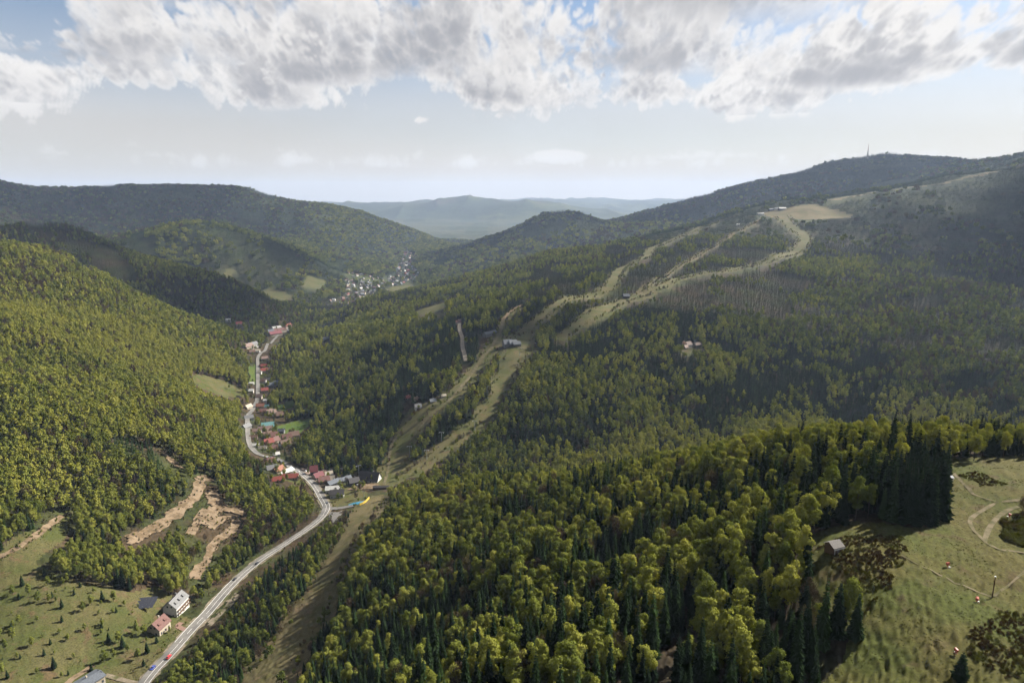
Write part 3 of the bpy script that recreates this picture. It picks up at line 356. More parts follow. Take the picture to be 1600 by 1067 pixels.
# ------------------------------------------------------------------ land cover
def inpoly(x,y,poly):
    P=np.array(poly); o=np.zeros(np.shape(x),bool)
    bb=(x>=P[:,0].min())&(x<=P[:,0].max())&(y>=P[:,1].min())&(y<=P[:,1].max())
    if not bb.any(): return o
    xs=x[bb]; ys=y[bb]; r=np.zeros(len(xs),bool); j=len(P)-1
    for i in range(len(P)):
        xi,yi=P[i]; xj,yj=P[j]
        c=((yi>ys)!=(yj>ys))&(xs<(xj-xi)*(ys-yi)/(yj-yi+1e-12)+xi); r^=c; j=i
    o[bb]=r; return o
def instrip(x,y,line,margin=0.,wob=.34):
    o=np.zeros(np.shape(x),bool); A=np.array(line); mw=A[:,2].max()/2*1.3+margin
    bb=(x>=A[:,0].min()-mw)&(x<=A[:,0].max()+mw)&(y>=A[:,1].min()-mw)&(y<=A[:,1].max()+mw)
    if not bb.any(): return o
    xs=x[bb]; ys=y[bb]; r=np.zeros(len(xs),bool); w=1+wob*vnoise(xs/22,ys/22,77)+.5*wob*vnoise(xs/7,ys/7,78)
    for (ax,ay,aw),(bx,by,bw) in zip(A[:-1],A[1:]):
        L=(bx-ax)**2+(by-ay)**2+1e-9; t=np.clip(((xs-ax)*(bx-ax)+(ys-ay)*(by-ay))/L,0,1)
        r|=np.hypot(xs-ax-t*(bx-ax),ys-ay-t*(by-ay))<(aw+t*(bw-aw))/2*w+margin
    o[bb]=r; return o
def smooth_line(p,step):
    P=np.array([q[:2] for q in p],float); P=np.vstack([2*P[0]-P[1],P,2*P[-1]-P[-2]]); out=[]
    for i in range(1,len(P)-2):
        n=max(2,int(np.hypot(*(P[i+1]-P[i]))/step)); t=np.linspace(0,1,n,endpoint=False)[:,None]
        a,b,c,d=P[i-1],P[i],P[i+1],P[i+2]
        out.append(.5*((2*b)+(-a+c)*t+(2*a-5*b+4*c-d)*t*t+(-a+3*b-3*c+d)*t**3))
    return np.vstack(out+[P[-2:-1]])
ROADS=smooth_line(ROAD,6.)
# open ground per terrain cell
cxm=(GX[:-1,:-1]+GX[1:,1:])/2; cym=(GY[:-1,:-1]+GY[1:,1:])/2
cover=np.zeros(cxm.shape,np.int16)
COVERS=[('hillside',None)]
M_GROUND=ground_mat()
G_NEAR=grass_mat('meadow_turf',(.040,.046,.011),(.056,.050,.016),(.052,.038,.019))
G_LOW=grass_mat('pasture_turf',(.044,.050,.015),(.066,.060,.025),(.078,.052,.030))
G_RUN=grass_mat('ski_run_turf',(.052,.056,.019),(.080,.070,.032),(.092,.064,.038),1.)
G_FIELD=grass_mat('lush_turf',(.042,.066,.014),(.056,.072,.018),(.055,.058,.02),.7)
G_TAN=grass_mat('worn_turf',(.058,.054,.022),(.088,.072,.036),(.10,.070,.042),1.)
G_DRY=grass_mat('dry_turf',(.070,.064,.028),(.105,.085,.045),(.10,.066,.038),.5)
def cov(name,mask,m):
    COVERS.append((name,m)); cover[mask]=len(COVERS)-1
fields=np.zeros(cxm.shape,bool)
for kx in ('green_a','green_b','green_c','slope_field','clearing','station_lawn','junction_green','hill_field_a','hill_field_b','hill_field_c','town_green','verge'): 
    cov('field',inpoly(cxm,cym,POLYS[kx]),G_FIELD if kx not in('slope_field','junction_green','verge','station_lawn','hill_field_a','hill_field_b','hill_field_c','town_green','clearing') else G_LOW)
def grow(p,f):
    P=np.array(p); c=P.mean(0); return c+(P-c)*f
cov('pasture',inpoly(cxm,cym,grow(POLYS['lower_meadow'],1.06)),G_LOW)
cov('meadow',inpoly(cxm,cym,grow(POLYS['right_meadow'],1.12)),G_NEAR)
for kx in ('near','lowA','lowB','midA','midB','midC'): cov('ski_run',instrip(cxm,cym,RUNS[kx],5.),{'midC':G_DRY,'near':G_TAN}.get(kx,G_RUN))
cov('mountain_meadow',inpoly(cxm,cym,POLYS['top_meadow']),G_DRY)
cov('ridge_path',instrip(cxm,cym,[(x,y,44) for x,y in smooth_line(LINES['ridge_path'][0],40)]),G_DRY)
# ground colours of the wooded hillsides (leaf litter near, the canopy's own colour where trees are too far to tell apart)
def ground_colours():
    r=np.hypot(GX,GY); c=np.empty(GX.shape+(4,),np.float32); c[...,3]=1
    lit=np.array([.036,.026,.016]); mossy=np.array([.028,.032,.012]); n=vnoise(GX/40,GY/40,5)*.6+vnoise(GX/13,GY/13,6)*.4
    base=lit+(mossy-lit)*sstep(n,-.3,.4)[...,None]
    far=np.array([.020,.028,.013]); far2=np.array([.044,.052,.019]); far3=np.array([.042,.032,.024])
    nf=vnoise(GX/700,GY/700,8)*.6+vnoise(GX/260,GY/260,9)*.5; nb=vnoise(GX/900,GY/900,11)*.6+vnoise(GX/300,GY/300,12)*.5
    fc=far+(far2-far)*sstep(nf,.0,.5)[...,None]; fc=fc+(far3-fc)*(sstep(nb,.1,.5)*sstep(GZ,-250,-50))[...,None]
    plain=sstep(-GZ,380,440)*sstep(r,6000,7500); pc=np.array([.036,.042,.024])+np.array([.03,.02,.014])*(hash2(np.floor(GX/330+.3*vnoise(GX/900,GY/900,3)),np.floor(GY/420),4)[...,None]*.5)
    fc=fc+(pc-fc)*plain[...,None]
    c[...,:3]=base+(fc-base)*sstep(r,2200,4200)[...,None]; return np.clip(c,0.004,1)
GC=ground_colours()
def cells_mesh(name,ids,m):
    I,J=np.nonzero(ids); nj=len(RR); q=np.stack([I*nj+J,(I+1)*nj+J,(I+1)*nj+J+1,I*nj+J+1],1)
    u,inv=np.unique(q.ravel(),return_inverse=True); v=np.stack([GX.ravel()[u],GY.ravel()[u],GZ.ravel()[u]],1)
    me=fast_mesh(name,v,inv.reshape(-1,4),[m],smooth=True)
    return me,u
for i,(nm,m) in enumerate(COVERS):
    ids=cover==i
    if not ids.any(): continue
    me,u=cells_mesh(nm,ids,m or M_GROUND)
    if i==0:
        a=me.color_attributes.new('ground','FLOAT_COLOR','POINT'); a.data.foreach_set('color',GC.reshape(-1,4)[u].ravel())
    o=obj('terrain' if i==0 else nm,me); tag(o,kind='structure')
    if nm=='ski_run': o['label']='grassy ski run cut through the forest'
# ------------------------------------------------------------------ roads and tracks
def strip(name,line,width,off,m,parent=None,lat=4,smooth_step=5.,shift=0.,ragged=0.):
    P=smooth_line(line,smooth_step) if smooth_step else np.asarray(line); T=np.gradient(P,axis=0); T/=np.linalg.norm(T,axis=1,keepdims=True)+1e-9; Nn=np.stack([-T[:,1],T[:,0]],1)
    n=len(P); s=np.linspace(-.5,.5,lat+1); wv=np.full(n,float(width)); wv=np.where(P[:,1]>900,wv*.8,wv) if name in('road','road_marking') else wv
    if ragged: wv=wv*(1+ragged*vnoise(P[:,0]/6,P[:,1]/6,31))
    XY=P[:,None]+Nn[:,None]*(s[None,:,None]*wv[:,None,None]+shift); z=ground(XY[...,0],XY[...,1])
    if lat>2 and not ragged: z=.35*z+.65*z.mean(1,keepdims=True)      # roads are benched level across
    if ragged==0: z=np.maximum(z,ground(XY[...,0],XY[...,1])-.3)
    z=z+off+np.maximum(0,np.hypot(XY[...,0],XY[...,1])-500)*(.0012 if parent or width>6 else .0006)
    v=np.concatenate([XY,z[...,None]],-1).reshape(-1,3); k=lat+1
    q=[(i*k+j,(i+1)*k+j,(i+1)*k+j+1,i*k+j+1) for i in range(n-1) for j in range(lat)]
    o=obj(name,fast_mesh(name,v,np.array(q)[:,::-1],[m],smooth=True),parent)
    if not parent: tag(o,kind='structure')
    return o
ASPH=mat('asphalt',(.105,.098,.090),.85,.2,(.13,.122,.11),.3,5.,(.08,.076,.07),.05)
GRAVEL=mat('gravel_shoulder',(.17,.14,.105),.95,.1,(.11,.09,.06),.35,6.,(.06,.06,.024),.12)
PAINT=mat('road_paint',(.50,.49,.47),.7)
DIRT=mat('bare_earth',(.128,.090,.056),.95,.05,(.070,.052,.030),.3,6.,(.155,.115,.076),.11,bump=.6)
TRACK=mat('worn_track',(.090,.076,.045),.95,.05,(.055,.052,.022),.5,5.,(.115,.094,.06),.2)
strip('road_verge',ROAD[:15],11.5,.30,GRAVEL,lat=6,ragged=.3)
road=strip('road',ROAD,8.4,.75,ASPH,lat=4)
for sh,w in ((-3.7,.34),(3.7,.34),(0,.26)): strip('road_marking',ROAD[:15],w,.82,PAINT,road,lat=1,shift=sh)
for nm,w,m in (('side_road',None,ASPH),('upper_road',None,ASPH),('drive1',None,GRAVEL),('drive2',None,mat('brick_paving',(.14,.085,.065),.9,.1,(.17,.11,.085),2.)),('house_track',None,DIRT),('valley_lane',None,mat('pale_gravel',(.26,.22,.17),.95,.1,(.2,.165,.12),.2))):
    strip({'drive1':'driveway','drive2':'driveway','house_track':'dirt_track','valley_lane':'gravel_lane'}.get(nm,'road'),LINES[nm][0],LINES[nm][1],.5 if 'drive' not in nm else .45,m,lat=4)
for nm in LINES:
    if nm.startswith('scar') or nm=='slope_track': strip('dirt_track',LINES[nm][0],LINES[nm][1],.35,DIRT,lat=6,ragged=.45)
    if nm.startswith('meadow_path') or nm.startswith('run_') or nm=='forest_path':
        strip('path',LINES[nm][0],LINES[nm][1]*(1. if 'run' in nm else .62),.14 if 'meadow' in nm else .3,TRACK if nm!='run_edge' else DIRT,lat=3,ragged=.4,smooth_step=3.)
def patch(name,poly,m,off=.3,step=2.2):
    P=np.array(poly); xs=np.arange(P[:,0].min(),P[:,0].max()+step,step); ys=np.arange(P[:,1].min(),P[:,1].max()+step,step)
    X,Y=np.meshgrid(xs,ys,indexing='ij'); cx,cyy=X[:-1,:-1]+step/2,Y[:-1,:-1]+step/2
    wx=cx+vnoise(cx/6,cyy/6,51)*2.5; wy=cyy+vnoise(cx/6,cyy/6,52)*2.5
    I,J=np.nonzero(inpoly(wx,wy,poly)); nj=len(ys); q=np.stack([I*nj+J,(I+1)*nj+J,(I+1)*nj+J+1,I*nj+J+1],1)
    u,inv=np.unique(q.ravel(),return_inverse=True); x=X.ravel()[u]; y=Y.ravel()[u]; z=ground(x,y)+off
    if name=='earth_bank': z=z+1.6*np.abs(vnoise(x/5,y/5,53))+.8*np.abs(vnoise(x/2.1,y/2.1,54))
    return tag(obj(name,fast_mesh(name,np.stack([x,y,z],1),inv.reshape(-1,4),[m],smooth=True)),kind='structure')
for kx,p in SCARS.items():
    patch({'lot':'parking_lot','layby':'lay_by','dirt_lot':'dirt_lot','shoulder':'road_shoulder'}.get(kx,'earth_bank'),p,{'lot':mat('paved_lot',(.20,.15,.12),.9,.1,(.16,.125,.1),.3),'layby':ASPH,'shoulder':GRAVEL}.get(kx,DIRT),.4)
def open_ground(x,y,m=0.):
    """True where no forest tree may stand"""
    o=np.zeros(len(x),bool)
    for k,p in POLYS.items(): o|=inpoly(x,y,p)
    for k,p in SCARS.items(): o|=inpoly(x,y,p)
    o|=(x>.52*y)&(np.hypot(x,y)<184)          # the ridge meadow runs on below the camera
    for k,p in HEATH.items(): o|=inpoly(x,y,p)
    for k,p in RUNS.items(): o|=instrip(x,y,p,m)
    o|=instrip(x,y,[(a,b,15) for a,b in ROAD],3.,.1)
    for k,(p,w) in LINES.items(): o|=instrip(x,y,[(a,b,w) for a,b in p],2.5,.1)
    H=np.array([[h[0],h[1],max(h[2],h[3])] for h in HOUSES]+[[*MISC[k],r] for k,r in (('house_white',20),('house_red',14),('house_flat',24),('chapel',26),('lift_base',12),('cabin_a',8),('cabin_b',8),('tarp',14),('pond',16),('bus',8))])
    for hx,hy,s in H:
        o|=(np.hypot(x-hx,y-hy)<s*.62+4)
    return o
# ------------------------------------------------------------------ trees
def leaf_mat(name,cols,trans=.35,var=.35):
    m=bpy.data.materials.new(name); m.use_nodes=True; t=m.node_tree; t.nodes.clear(); k=NT(t)
    out=k.n('ShaderNodeOutputMaterial'); at=k.n('ShaderNodeAttribute',attribute_type='INSTANCER',attribute_name='tint').outputs['Fac']
    geo=k.n('ShaderNodeNewGeometry').outputs['Position']
    n=k.n('ShaderNodeTexNoise',ins={'Vector':geo,'Scale':.45,'Detail':3.,'Roughness':.7}).outputs[0]
    f=k.m('ADD',at,k.m('MULTIPLY',k.m('SUBTRACT',n,.5),var),clamp=True)
    rp=k.n('ShaderNodeValToRGB',ins={0:f}); cr=rp.color_ramp
    while len(cr.elements)<len(cols): cr.elements.new(.5)
    for e,(p,c) in zip(cr.elements,cols): e.position=p; e.color=(*c,1)
    c=rp.outputs[0]
    d=k.n('ShaderNodeBsdfDiffuse',ins={0:c,1:.6}); tr=k.n('ShaderNodeBsdfTranslucent',ins={0:k.mix(1.,c,(1.15,1.2,.6),'MULTIPLY')})
    mx=k.n('ShaderNodeMixShader',ins={0:trans,1:d.outputs[0],2:tr.outputs[0]}); t.links.new(mx.outputs[0],out.inputs[0]); return m
M_BEECH=leaf_mat('beech_leaves',BEECH_COL,.17)
M_SPRUCE=leaf_mat('spruce_needles',SPRUCE_COL,.12,.25)
M_TWIG=leaf_mat('bare_twigs',TWIG_COL,.1,.5)
M_BARK=mat('bark',(.085,.07,.055),.9,.1,(.05,.04,.032),1.5)
def unit(r,n):
    v=r.normal(size=(n,3)); return v/np.linalg.norm(v,axis=1,keepdims=True)
def cards(pos,nor,size,r,asp=1.,tri=False):
    """little leaf sprays: one bent quad each"""
    n=len(pos); a=np.cross(nor,unit(r,n)); a/=np.linalg.norm(a,axis=1,keepdims=True)+1e-9; b=np.cross(nor,a)
    s=np.asarray(size).reshape(-1,1)*np.ones((n,1)); a=a*s*.5*asp; b=b*s*.5
    lift=nor*s*.16
    v=np.stack([pos-a-lift,pos-b*.85+lift*.3,pos+a-lift,pos+b*.85+lift],1).reshape(-1,3)
    return v,np.arange(4*n).reshape(n,4)
def beech_crown(r,n,size,H=20.,Rw=5.0,lumps=20):
    Rw=Rw*.80; lumps=int(lumps*1.7); c0=np.array([0,0,H*.60]); ax=np.array([Rw,Rw,H*.40]); ax=ax*(1+np.array([.25,-.2,0])*(r.random()-.5))
    d=unit(r,lumps); d[:,2]=d[:,2]*.9+.12; rad=.30+.62*r.random((lumps,1))**.7; C=c0+d*rad*ax
    C=np.vstack([C,c0+np.array([[.3,0,H*.34]])]); L=(.15+.17*r.random(len(C)))*Rw*1.25
    w=L**2/np.sum(L**2); k=r.choice(len(C),n,p=w); dd=unit(r,n); dd[:,2]=np.where(dd[:,2]<-.4,-dd[:,2]*.5,dd[:,2]); dd/=np.linalg.norm(dd,axis=1,keepdims=True)
    sh=.45+.75*np.sqrt(r.random((n,1))); pos=C[k]+dd*(L[k][:,None])*sh*np.array([1,1,1.1])
    o=(pos-c0)/ax; o/=np.linalg.norm(o,axis=1,keepdims=True)+1e-6
    nor=dd*.65+o*.5+unit(r,n)*.42; nor/=np.linalg.norm(nor,axis=1,keepdims=True)
    return cards(pos,nor,size*(.6+.8*r.random(n)),r)
def trunk(r,H,rad,limbs=5,reach=3.5,top=.8):
    P=[tube((0,0,-1.2),(0,0,H*.35),rad,rad*.75),tube((0,0,H*.35),(.2,.1,H*top),rad*.75,rad*.18)]
    for i in range(limbs):
        a=i*2.4+r.random(); z=H*(.32+.38*i/max(limbs,1)); L=reach*(.7+.5*r.random()); P.append(tube((0,0,z),(L*math.cos(a),L*math.sin(a),z+L*.9),rad*.35,rad*.08,4))
    return join(*P)
def spruce_crown(r,H=22.,Rw=3.3,levels=24,br=9,low=.1,droop=.35,two=True):
    V=[];Q=[];n=0
    for i in range(levels):
        t=(i+.5*r.random())/levels; z=H*(low+(1-low)*t); rad=Rw*(1-t)**.8*(.85+.3*r.random())+.12
        kk=max(4,int(br*(1-t*.45)))
        for j in range(kk):
            a=2*math.pi*(j+r.random()*.7)/kk+i*1.3; L=rad*(.72+.45*r.random()); d=np.array([math.cos(a),math.sin(a),0]); s=np.array([-d[1],d[0],0])
            w=(.30*L+.22)*(.8+.4*r.random()); dz=droop*L*(.6+.7*r.random())
            p0=np.array([0,0,z]); p1=d*L+np.array([0,0,z-dz]); pm=d*L*.58+np.array([0,0,z-dz*.32]); hang=np.array([0,0,-w*.55])
            V+=[p0,pm+s*w+hang,p1,pm]; Q.append((n,n+1,n+2,n+3)); n+=4
            if two: V+=[p0,pm,p1,pm-s*w+hang]; Q.append((n,n+1,n+2,n+3)); n+=4
    V+=[(.16,0,H*.965),(-.1,.14,H*.965),(-.1,-.14,H*.965),(0,0,H*1.03)]; Q+=[(n,n+1,n+3,n+3)] if False else []
    return np.array(V),np.array(Q)
def bare_crown(r,n,ln,wd,H=18.,Rw=4.2):
    c0=np.array([0,0,H*.62]); d=unit(r,n); pos=c0+d*np.array([Rw,Rw,H*.36])*(.35+.65*np.sqrt(r.random((n,1))))
    out=(pos-np.array([0,0,H*.28])); out/=np.linalg.norm(out,axis=1,keepdims=True); out=out*.8+unit(r,n)*.45; out/=np.linalg.norm(out,axis=1,keepdims=True)
    s=np.cross(out,unit(r,n)); s/=np.linalg.norm(s,axis=1,keepdims=True); L=ln*(.6+.8*r.random((n,1)))
    v=np.stack([pos-out*L*.5-s*wd*.5,pos-out*L*.5+s*wd*.5,pos+out*L*.5+s*wd*.12,pos+out*L*.5-s*wd*.12],1).reshape(-1,3)
    return v,np.arange(4*n).reshape(n,4)
def merged(parts):
    """parts: (verts,faces,mat index) -> triangles/quads in one mesh"""
    V=[];F=[];M=[];n=0
    for v,f,mi in parts:
        V+= [tuple(p) for p in v]; F+=[tuple(int(i)+n for i in q) for q in f]; M+=[mi]*len(f); n+=len(v)
    return V,F,M
CROWN={};TRUNK={};PROTO={}
def proto(kind,lod,parts,mats):
    V,F,M=merged(parts); me=mesh(f'{kind}_{lod}',V,F,mats,M); o=bpy.data.objects.new(f'{kind}_source',me); PROTO.setdefault((kind,lod),[]).append(o)
KM={'beech':M_BEECH,'spruce':M_SPRUCE,'bare':M_TWIG}
for s in range(8):
    r=np.random.default_rng(100+s)
    cb=beech_crown(r,2600,.62,20,4.4+.5*(s%3),18+(s%5)*2); tb=trunk(r,20,.30)
    csx=spruce_crown(r,22,2.9+.3*(s%3),26,10); ts=trunk(r,22,.26,0,0,.97)
    cr=bare_crown(r,900,2.0,.10,18,3.9+.3*(s%3)); cl=beech_crown(r,480,.5,18,4.2,14); cr=(np.vstack([cr[0],cl[0]]),np.vstack([cr[1],cl[1]+len(cr[0])])); tr=trunk(r,18,.24,9,3.6,.9)
    for kind,c,t in (('beech',cb,tb),('spruce',csx,ts),('bare',cr,tr)):
        CROWN.setdefault(kind,[]).append(fast_mesh('crown',c[0],c[1],[KM[kind]])); TRUNK.setdefault(kind,[]).append(mesh('trunk',*t,[M_BARK]))
        proto(kind,0,[(*c,0),(*t,1)],[KM[kind],M_BARK])
    for lod,(nb,sb,lv,bn,nr,wr) in {1:(300,1.55,12,7,190,.26),2:(80,2.9,6,5,70,.5)}.items():
        r=np.random.default_rng(200+10*lod+s); tt=tube((0,0,-1),(0,0,14),.3,.15,3)
        proto('beech',lod,[(*beech_crown(r,nb,sb,20,4.7,13),0),(*tt,1)],[M_BEECH,M_BARK])
        proto('spruce',lod,[(*spruce_crown(r,22,3.1,lv,bn,.08,.4,lod==1),0),(*tt,1)],[M_SPRUCE,M_BARK])
        proto('bare',lod,[(*bare_crown(r,nr,3.6,wr,18,4.2),0),(*beech_crown(r,int(nb*.45),sb*.8,18,3.9,10),0),(*tt,1)],[M_TWIG,M_BARK])
    r=np.random.default_rng(300+s)         # stands of seven or eight trees for the far hills
    for kind in ('beech','spruce','bare'):
        P=[]
        for q in range(8):
            a=q*2.4; d=9.5*math.sqrt((q+.3)/8); off=np.array([d*math.cos(a),d*math.sin(a),0]); sc=.8+.4*r.random()
            c=beech_crown(r,22,5.2,20,4.9,7) if kind=='beech' else spruce_crown(r,21,3.4,4,4,.08,.45,False) if kind=='spruce' else (lambda A,B:(np.vstack([A[0],B[0]]),np.vstack([A[1],B[1]+len(A[0])])))(bare_crown(r,14,5.,1.1,18,4.6),beech_crown(r,11,4.4,18,4.4,5))
            P.append((c[0]*sc+off,c[1],0))
        proto(kind,3,P,[KM[kind]])
def scatter_group(name,protos):
    g=bpy.data.node_groups.new(name,'GeometryNodeTree'); g.is_modifier=True
    g.interface.new_socket('Geometry',in_out='INPUT',socket_type='NodeSocketGeometry'); g.interface.new_socket('Geometry',in_out='OUTPUT',socket_type='NodeSocketGeometry')
    k=NT(g); gi=k.n('NodeGroupInput'); go=k.n('NodeGroupOutput'); j=k.n('GeometryNodeJoinGeometry')
    for o in protos:
        oi=k.n('GeometryNodeObjectInfo',ins={'Object':o}); ti=k.n('GeometryNodeGeometryToInstance'); g.links.new(oi.outputs['Geometry'],ti.inputs[0]); g.links.new(ti.outputs[0],j.inputs[0])
    def at(n,t): 
        a=k.n('GeometryNodeInputNamedAttribute',data_type=t,ins={'Name':n}); return a.outputs[0]
    eul=k.n('ShaderNodeCombineXYZ',ins={2:at('yaw','FLOAT')})
    ip=k.n('GeometryNodeInstanceOnPoints',ins={'Points':gi.outputs[0],'Instance':j.outputs[0],'Pick Instance':True,'Instance Index':at('pick','INT'),'Scale':at('scl','FLOAT_VECTOR')})
    g.links.new(eul.outputs[0],ip.inputs['Rotation']); g.links.new(ip.outputs[0],go.inputs[0]); return g
def scatter(name,label,cat,P,protos):
    """P: x,y,z,yaw,width scale,height scale,tint"""
    P=np.asarray(P,np.float32)
    if not len(P): return
    me=bpy.data.meshes.new(name); me.vertices.add(len(P)); me.vertices.foreach_set('co',P[:,:3].ravel())
    def add(n,t,f,v): a=me.attributes.new(n,t,'POINT'); a.data.foreach_set(f,v)
    add('yaw','FLOAT','value',P[:,3]); add('tint','FLOAT','value',P[:,6]); add('scl','FLOAT_VECTOR','vector',P[:,[4,4,5]].ravel())
    add('pick','INT','value',(np.arange(len(P))*7919%101%len(protos)).astype(np.int32))
    o=obj(name,me); md=o.modifiers.new('stand','NODES'); md.node_group=scatter_group(name,protos); tag(o,label,cat,kind='stuff'); return o
# visibility along each bearing, with room to spare for a step aside
_sl=GZ/RR[None]; _mx=np.maximum.accumulate(_sl,axis=1)
def seen(x,y,ztop):
    r=np.hypot(x,y); t=np.arctan2(x,y); i=np.clip(np.searchsorted(TH,t),1,len(TH)-1); j=np.clip(np.searchsorted(RR,r*.985)-1,0,len(RR)-1)
    h=np.minimum(_mx[i,j],_mx[i-1,j]); return ztop/r>h-.003
def sightline_open(x,y,zb,H):
    """True where a tree would stand in front of open ground seen from the air"""
    bad=np.zeros(len(x),bool)
    for s in (.3,.6,.92):
        zt=zb+s*H; t=np.ones(len(x)); done=np.zeros(len(x),bool)
        for q in (1.006,1.012,1.02,1.03,1.042,1.056,1.072,1.09,1.11,1.14,1.18):
            g=ground(x*q,y*q); c=~done&(g>=zt*q); t[c]=q; done|=c
        ok=done; b=np.zeros(len(x),bool); b[ok]=open_ground((x*t)[ok],(y*t)[ok]); bad|=b
    ex=(np.hypot(x,y)<330)&(x>40); cx_,cy_=MISC['cabin_a']; fr=(np.abs(x/y-cx_/cy_)<.035)&(y<cy_)&(y>cy_-26)
    return bad&~(ex&~fr)
def lattice(r0,r1,s,rng):
    xs=np.arange(-r1*.80,r1*.80,s); ys=np.arange(0,r1,s*.87); X,Y=np.meshgrid(xs,ys); X[1::2]+=s/2
    X=X.ravel(); Y=Y.ravel(); X=X+rng.uniform(-.42,.42,len(X))*s; Y=Y+rng.uniform(-.42,.42,len(Y))*s
    r=np.hypot(X,Y); a=np.degrees(np.arctan2(X,Y)); k=(r>=r0)&(r<r1)&(np.abs(a)<43.5); return X[k],Y[k]
SD=np.array(SEEDS); S_th=np.arctan2(SD[:,0],SD[:,1]); S_lr=np.log(np.hypot(SD[:,0],SD[:,1]))
def stand_type(x,y):
    th=np.arctan2(x,y); lr=np.log(np.hypot(x,y)); out=np.zeros((len(x),4)); 
    for i in range(0,len(x),20000):
        d2=(th[i:i+20000,None]-S_th)**2+((lr[i:i+20000,None]-S_lr)*.8)**2; w=1/(d2+4e-4)**2; w/=w.sum(1,keepdims=True); out[i:i+20000]=w@SD[:,2:6]
    return out
def plant(r0,r1,s,seed,clump=False,size=1.):
    rng=np.random.default_rng(seed); x,y=lattice(r0,r1,s,rng); z=ground(x,y); k=seen(x,y,z+34); x,y,z=x[k],y[k],z[k]
    k=~open_ground(x,y,1.5); x,y,z=x[k],y[k],z[k]; T=stand_type(x,y); r=np.hypot(x,y)
    tq=np.arctan2(x,y); lq=np.log(r)*.62; pn=vnoise(tq*20,lq*20,61)*.5+vnoise(tq*48,lq*48,62)*.6; pb=vnoise(tq*24,lq*24,63)*.6+vnoise(tq*60,lq*60,64)*.4
    sp=np.clip(T[:,0]+pn*1.25*np.sqrt(np.clip(T[:,0]*(1-T[:,0]),0,1)),0,1); ba=np.clip(T[:,1]+pb*.9*np.sqrt(np.clip(T[:,1]*(1-T[:,1]),0,1)),0,.9)
    sp=np.where(T[:,0]>.22,np.clip(sp*1.15+.10,0,1),sp)
    pl=np.zeros(len(x),bool)
    for p in PLANT.values(): pl|=inpoly(x,y,p)
    sp[pl]=1.; u=rng.random(len(x)); kind=np.where(u<sp,1,np.where(rng.random(len(x))<ba,2,0))
    hs=size*T[:,3]*(.70+.48*rng.random(len(x)))*np.where(kind==1,.70+.55*rng.random(len(x)),1.)*np.where(rng.random(len(x))<.16,.68,1.); hs[pl]*=.62
    big=rng.random(len(x))<.07; hs=np.where(big&~pl,hs*1.18,hs)
    ws=(.14+.82*hs)*(.84+.3*rng.random(len(x)))*np.where(kind==1,.95,1.02); H=hs*np.array([20,22,18])[kind]
    tint=np.clip(T[:,2]+.30*rng.normal(size=len(x))*.7+.16*vnoise(x/60,y/60,66),0,1); tint=np.where(kind==1,np.where(pl,.9,np.clip(.45+.25*rng.normal(size=len(x)),0,1)),np.where(kind==2,rng.random(len(x)),tint))
    if not clump:
        k=~sightline_open(x,y,z,H)
    else:
        k=np.ones(len(x),bool); nr=np.nonzero(r<3950)[0]; k[nr]=~sightline_open(x[nr],y[nr],z[nr],H[nr])
    tn=inpoly(x,y,TOWN)|inpoly(x*1.012,y*1.012,TOWN)|inpoly(x*1.03,y*1.03,TOWN); k&=~(tn&(rng.random(len(x))<.93))
    P=np.stack([x,y,z,rng.random(len(x))*6.283,ws,hs,tint],1)[k]; return P,kind[k]
NEAR,KN=plant(105,680,4.75,1,size=.75); MID,KMd=plant(680,1450,5.3,2,size=.88); FARP,KF=plant(1450,2700,6.7,3); HILL,KH=plant(2700,7200,18,4,True)
NEAR[:,6]=np.where(KN==0,np.clip(NEAR[:,6]-.06,0,1),NEAR[:,6])
print('trees',len(NEAR),len(MID),len(FARP),len(HILL))
def rightside(P):       # right of the valley road
    ry=np.array([q[1] for q in VALLEY]); rx=np.array([q[0] for q in VALLEY]); return P[:,0]>np.interp(P[:,1],ry,rx)
_lf=~rightside(MID)&(KMd==0); MID[_lf,6]=np.clip(MID[_lf,6]+.10,0,1)
for _P,_K in ((MID,KMd),(FARP,KF)): _d=rightside(_P)&(_K==0); _P[_d,6]=np.clip(_P[_d,6]+.14,0,1)
KIND=('beech','spruce','bare')
KNAME={'beech':'beech_tree','spruce':'spruce_tree','bare':'bare_tree'}
# single trees: the largest in view of each kind
def inframe(P,H):
    d=P[:,1]*math.cos(R_(12))-P[:,2]*math.sin(R_(12)); up=P[:,1]*math.sin(R_(12))+(P[:,2]+H)*math.cos(R_(12)); d2=P[:,1]*math.cos(R_(12))-(P[:,2]+H)*math.sin(R_(12))
    return (np.abs(P[:,0]/d)<.77)&(up/d2>-.5)
def place_tree(kind,p,i,label,group):
    o=bpy.data.objects.new(KNAME[kind],None); COL.objects.link(o); o.empty_display_size=1; o.location=(float(p[0]),float(p[1]),float(p[2])); o.rotation_euler=(0,0,float(p[3])); o.scale=(float(p[4]),float(p[4]),float(p[5]))
    tag(o,label,'tree',group)
    c=bpy.data.objects.new('crown',CROWN[kind][i%8]); COL.objects.link(c); c.parent=o; c['tint']=float(p[6])
    t=bpy.data.objects.new('trunk',TRUNK[kind][i%8]); COL.objects.link(t); t.parent=o; return o
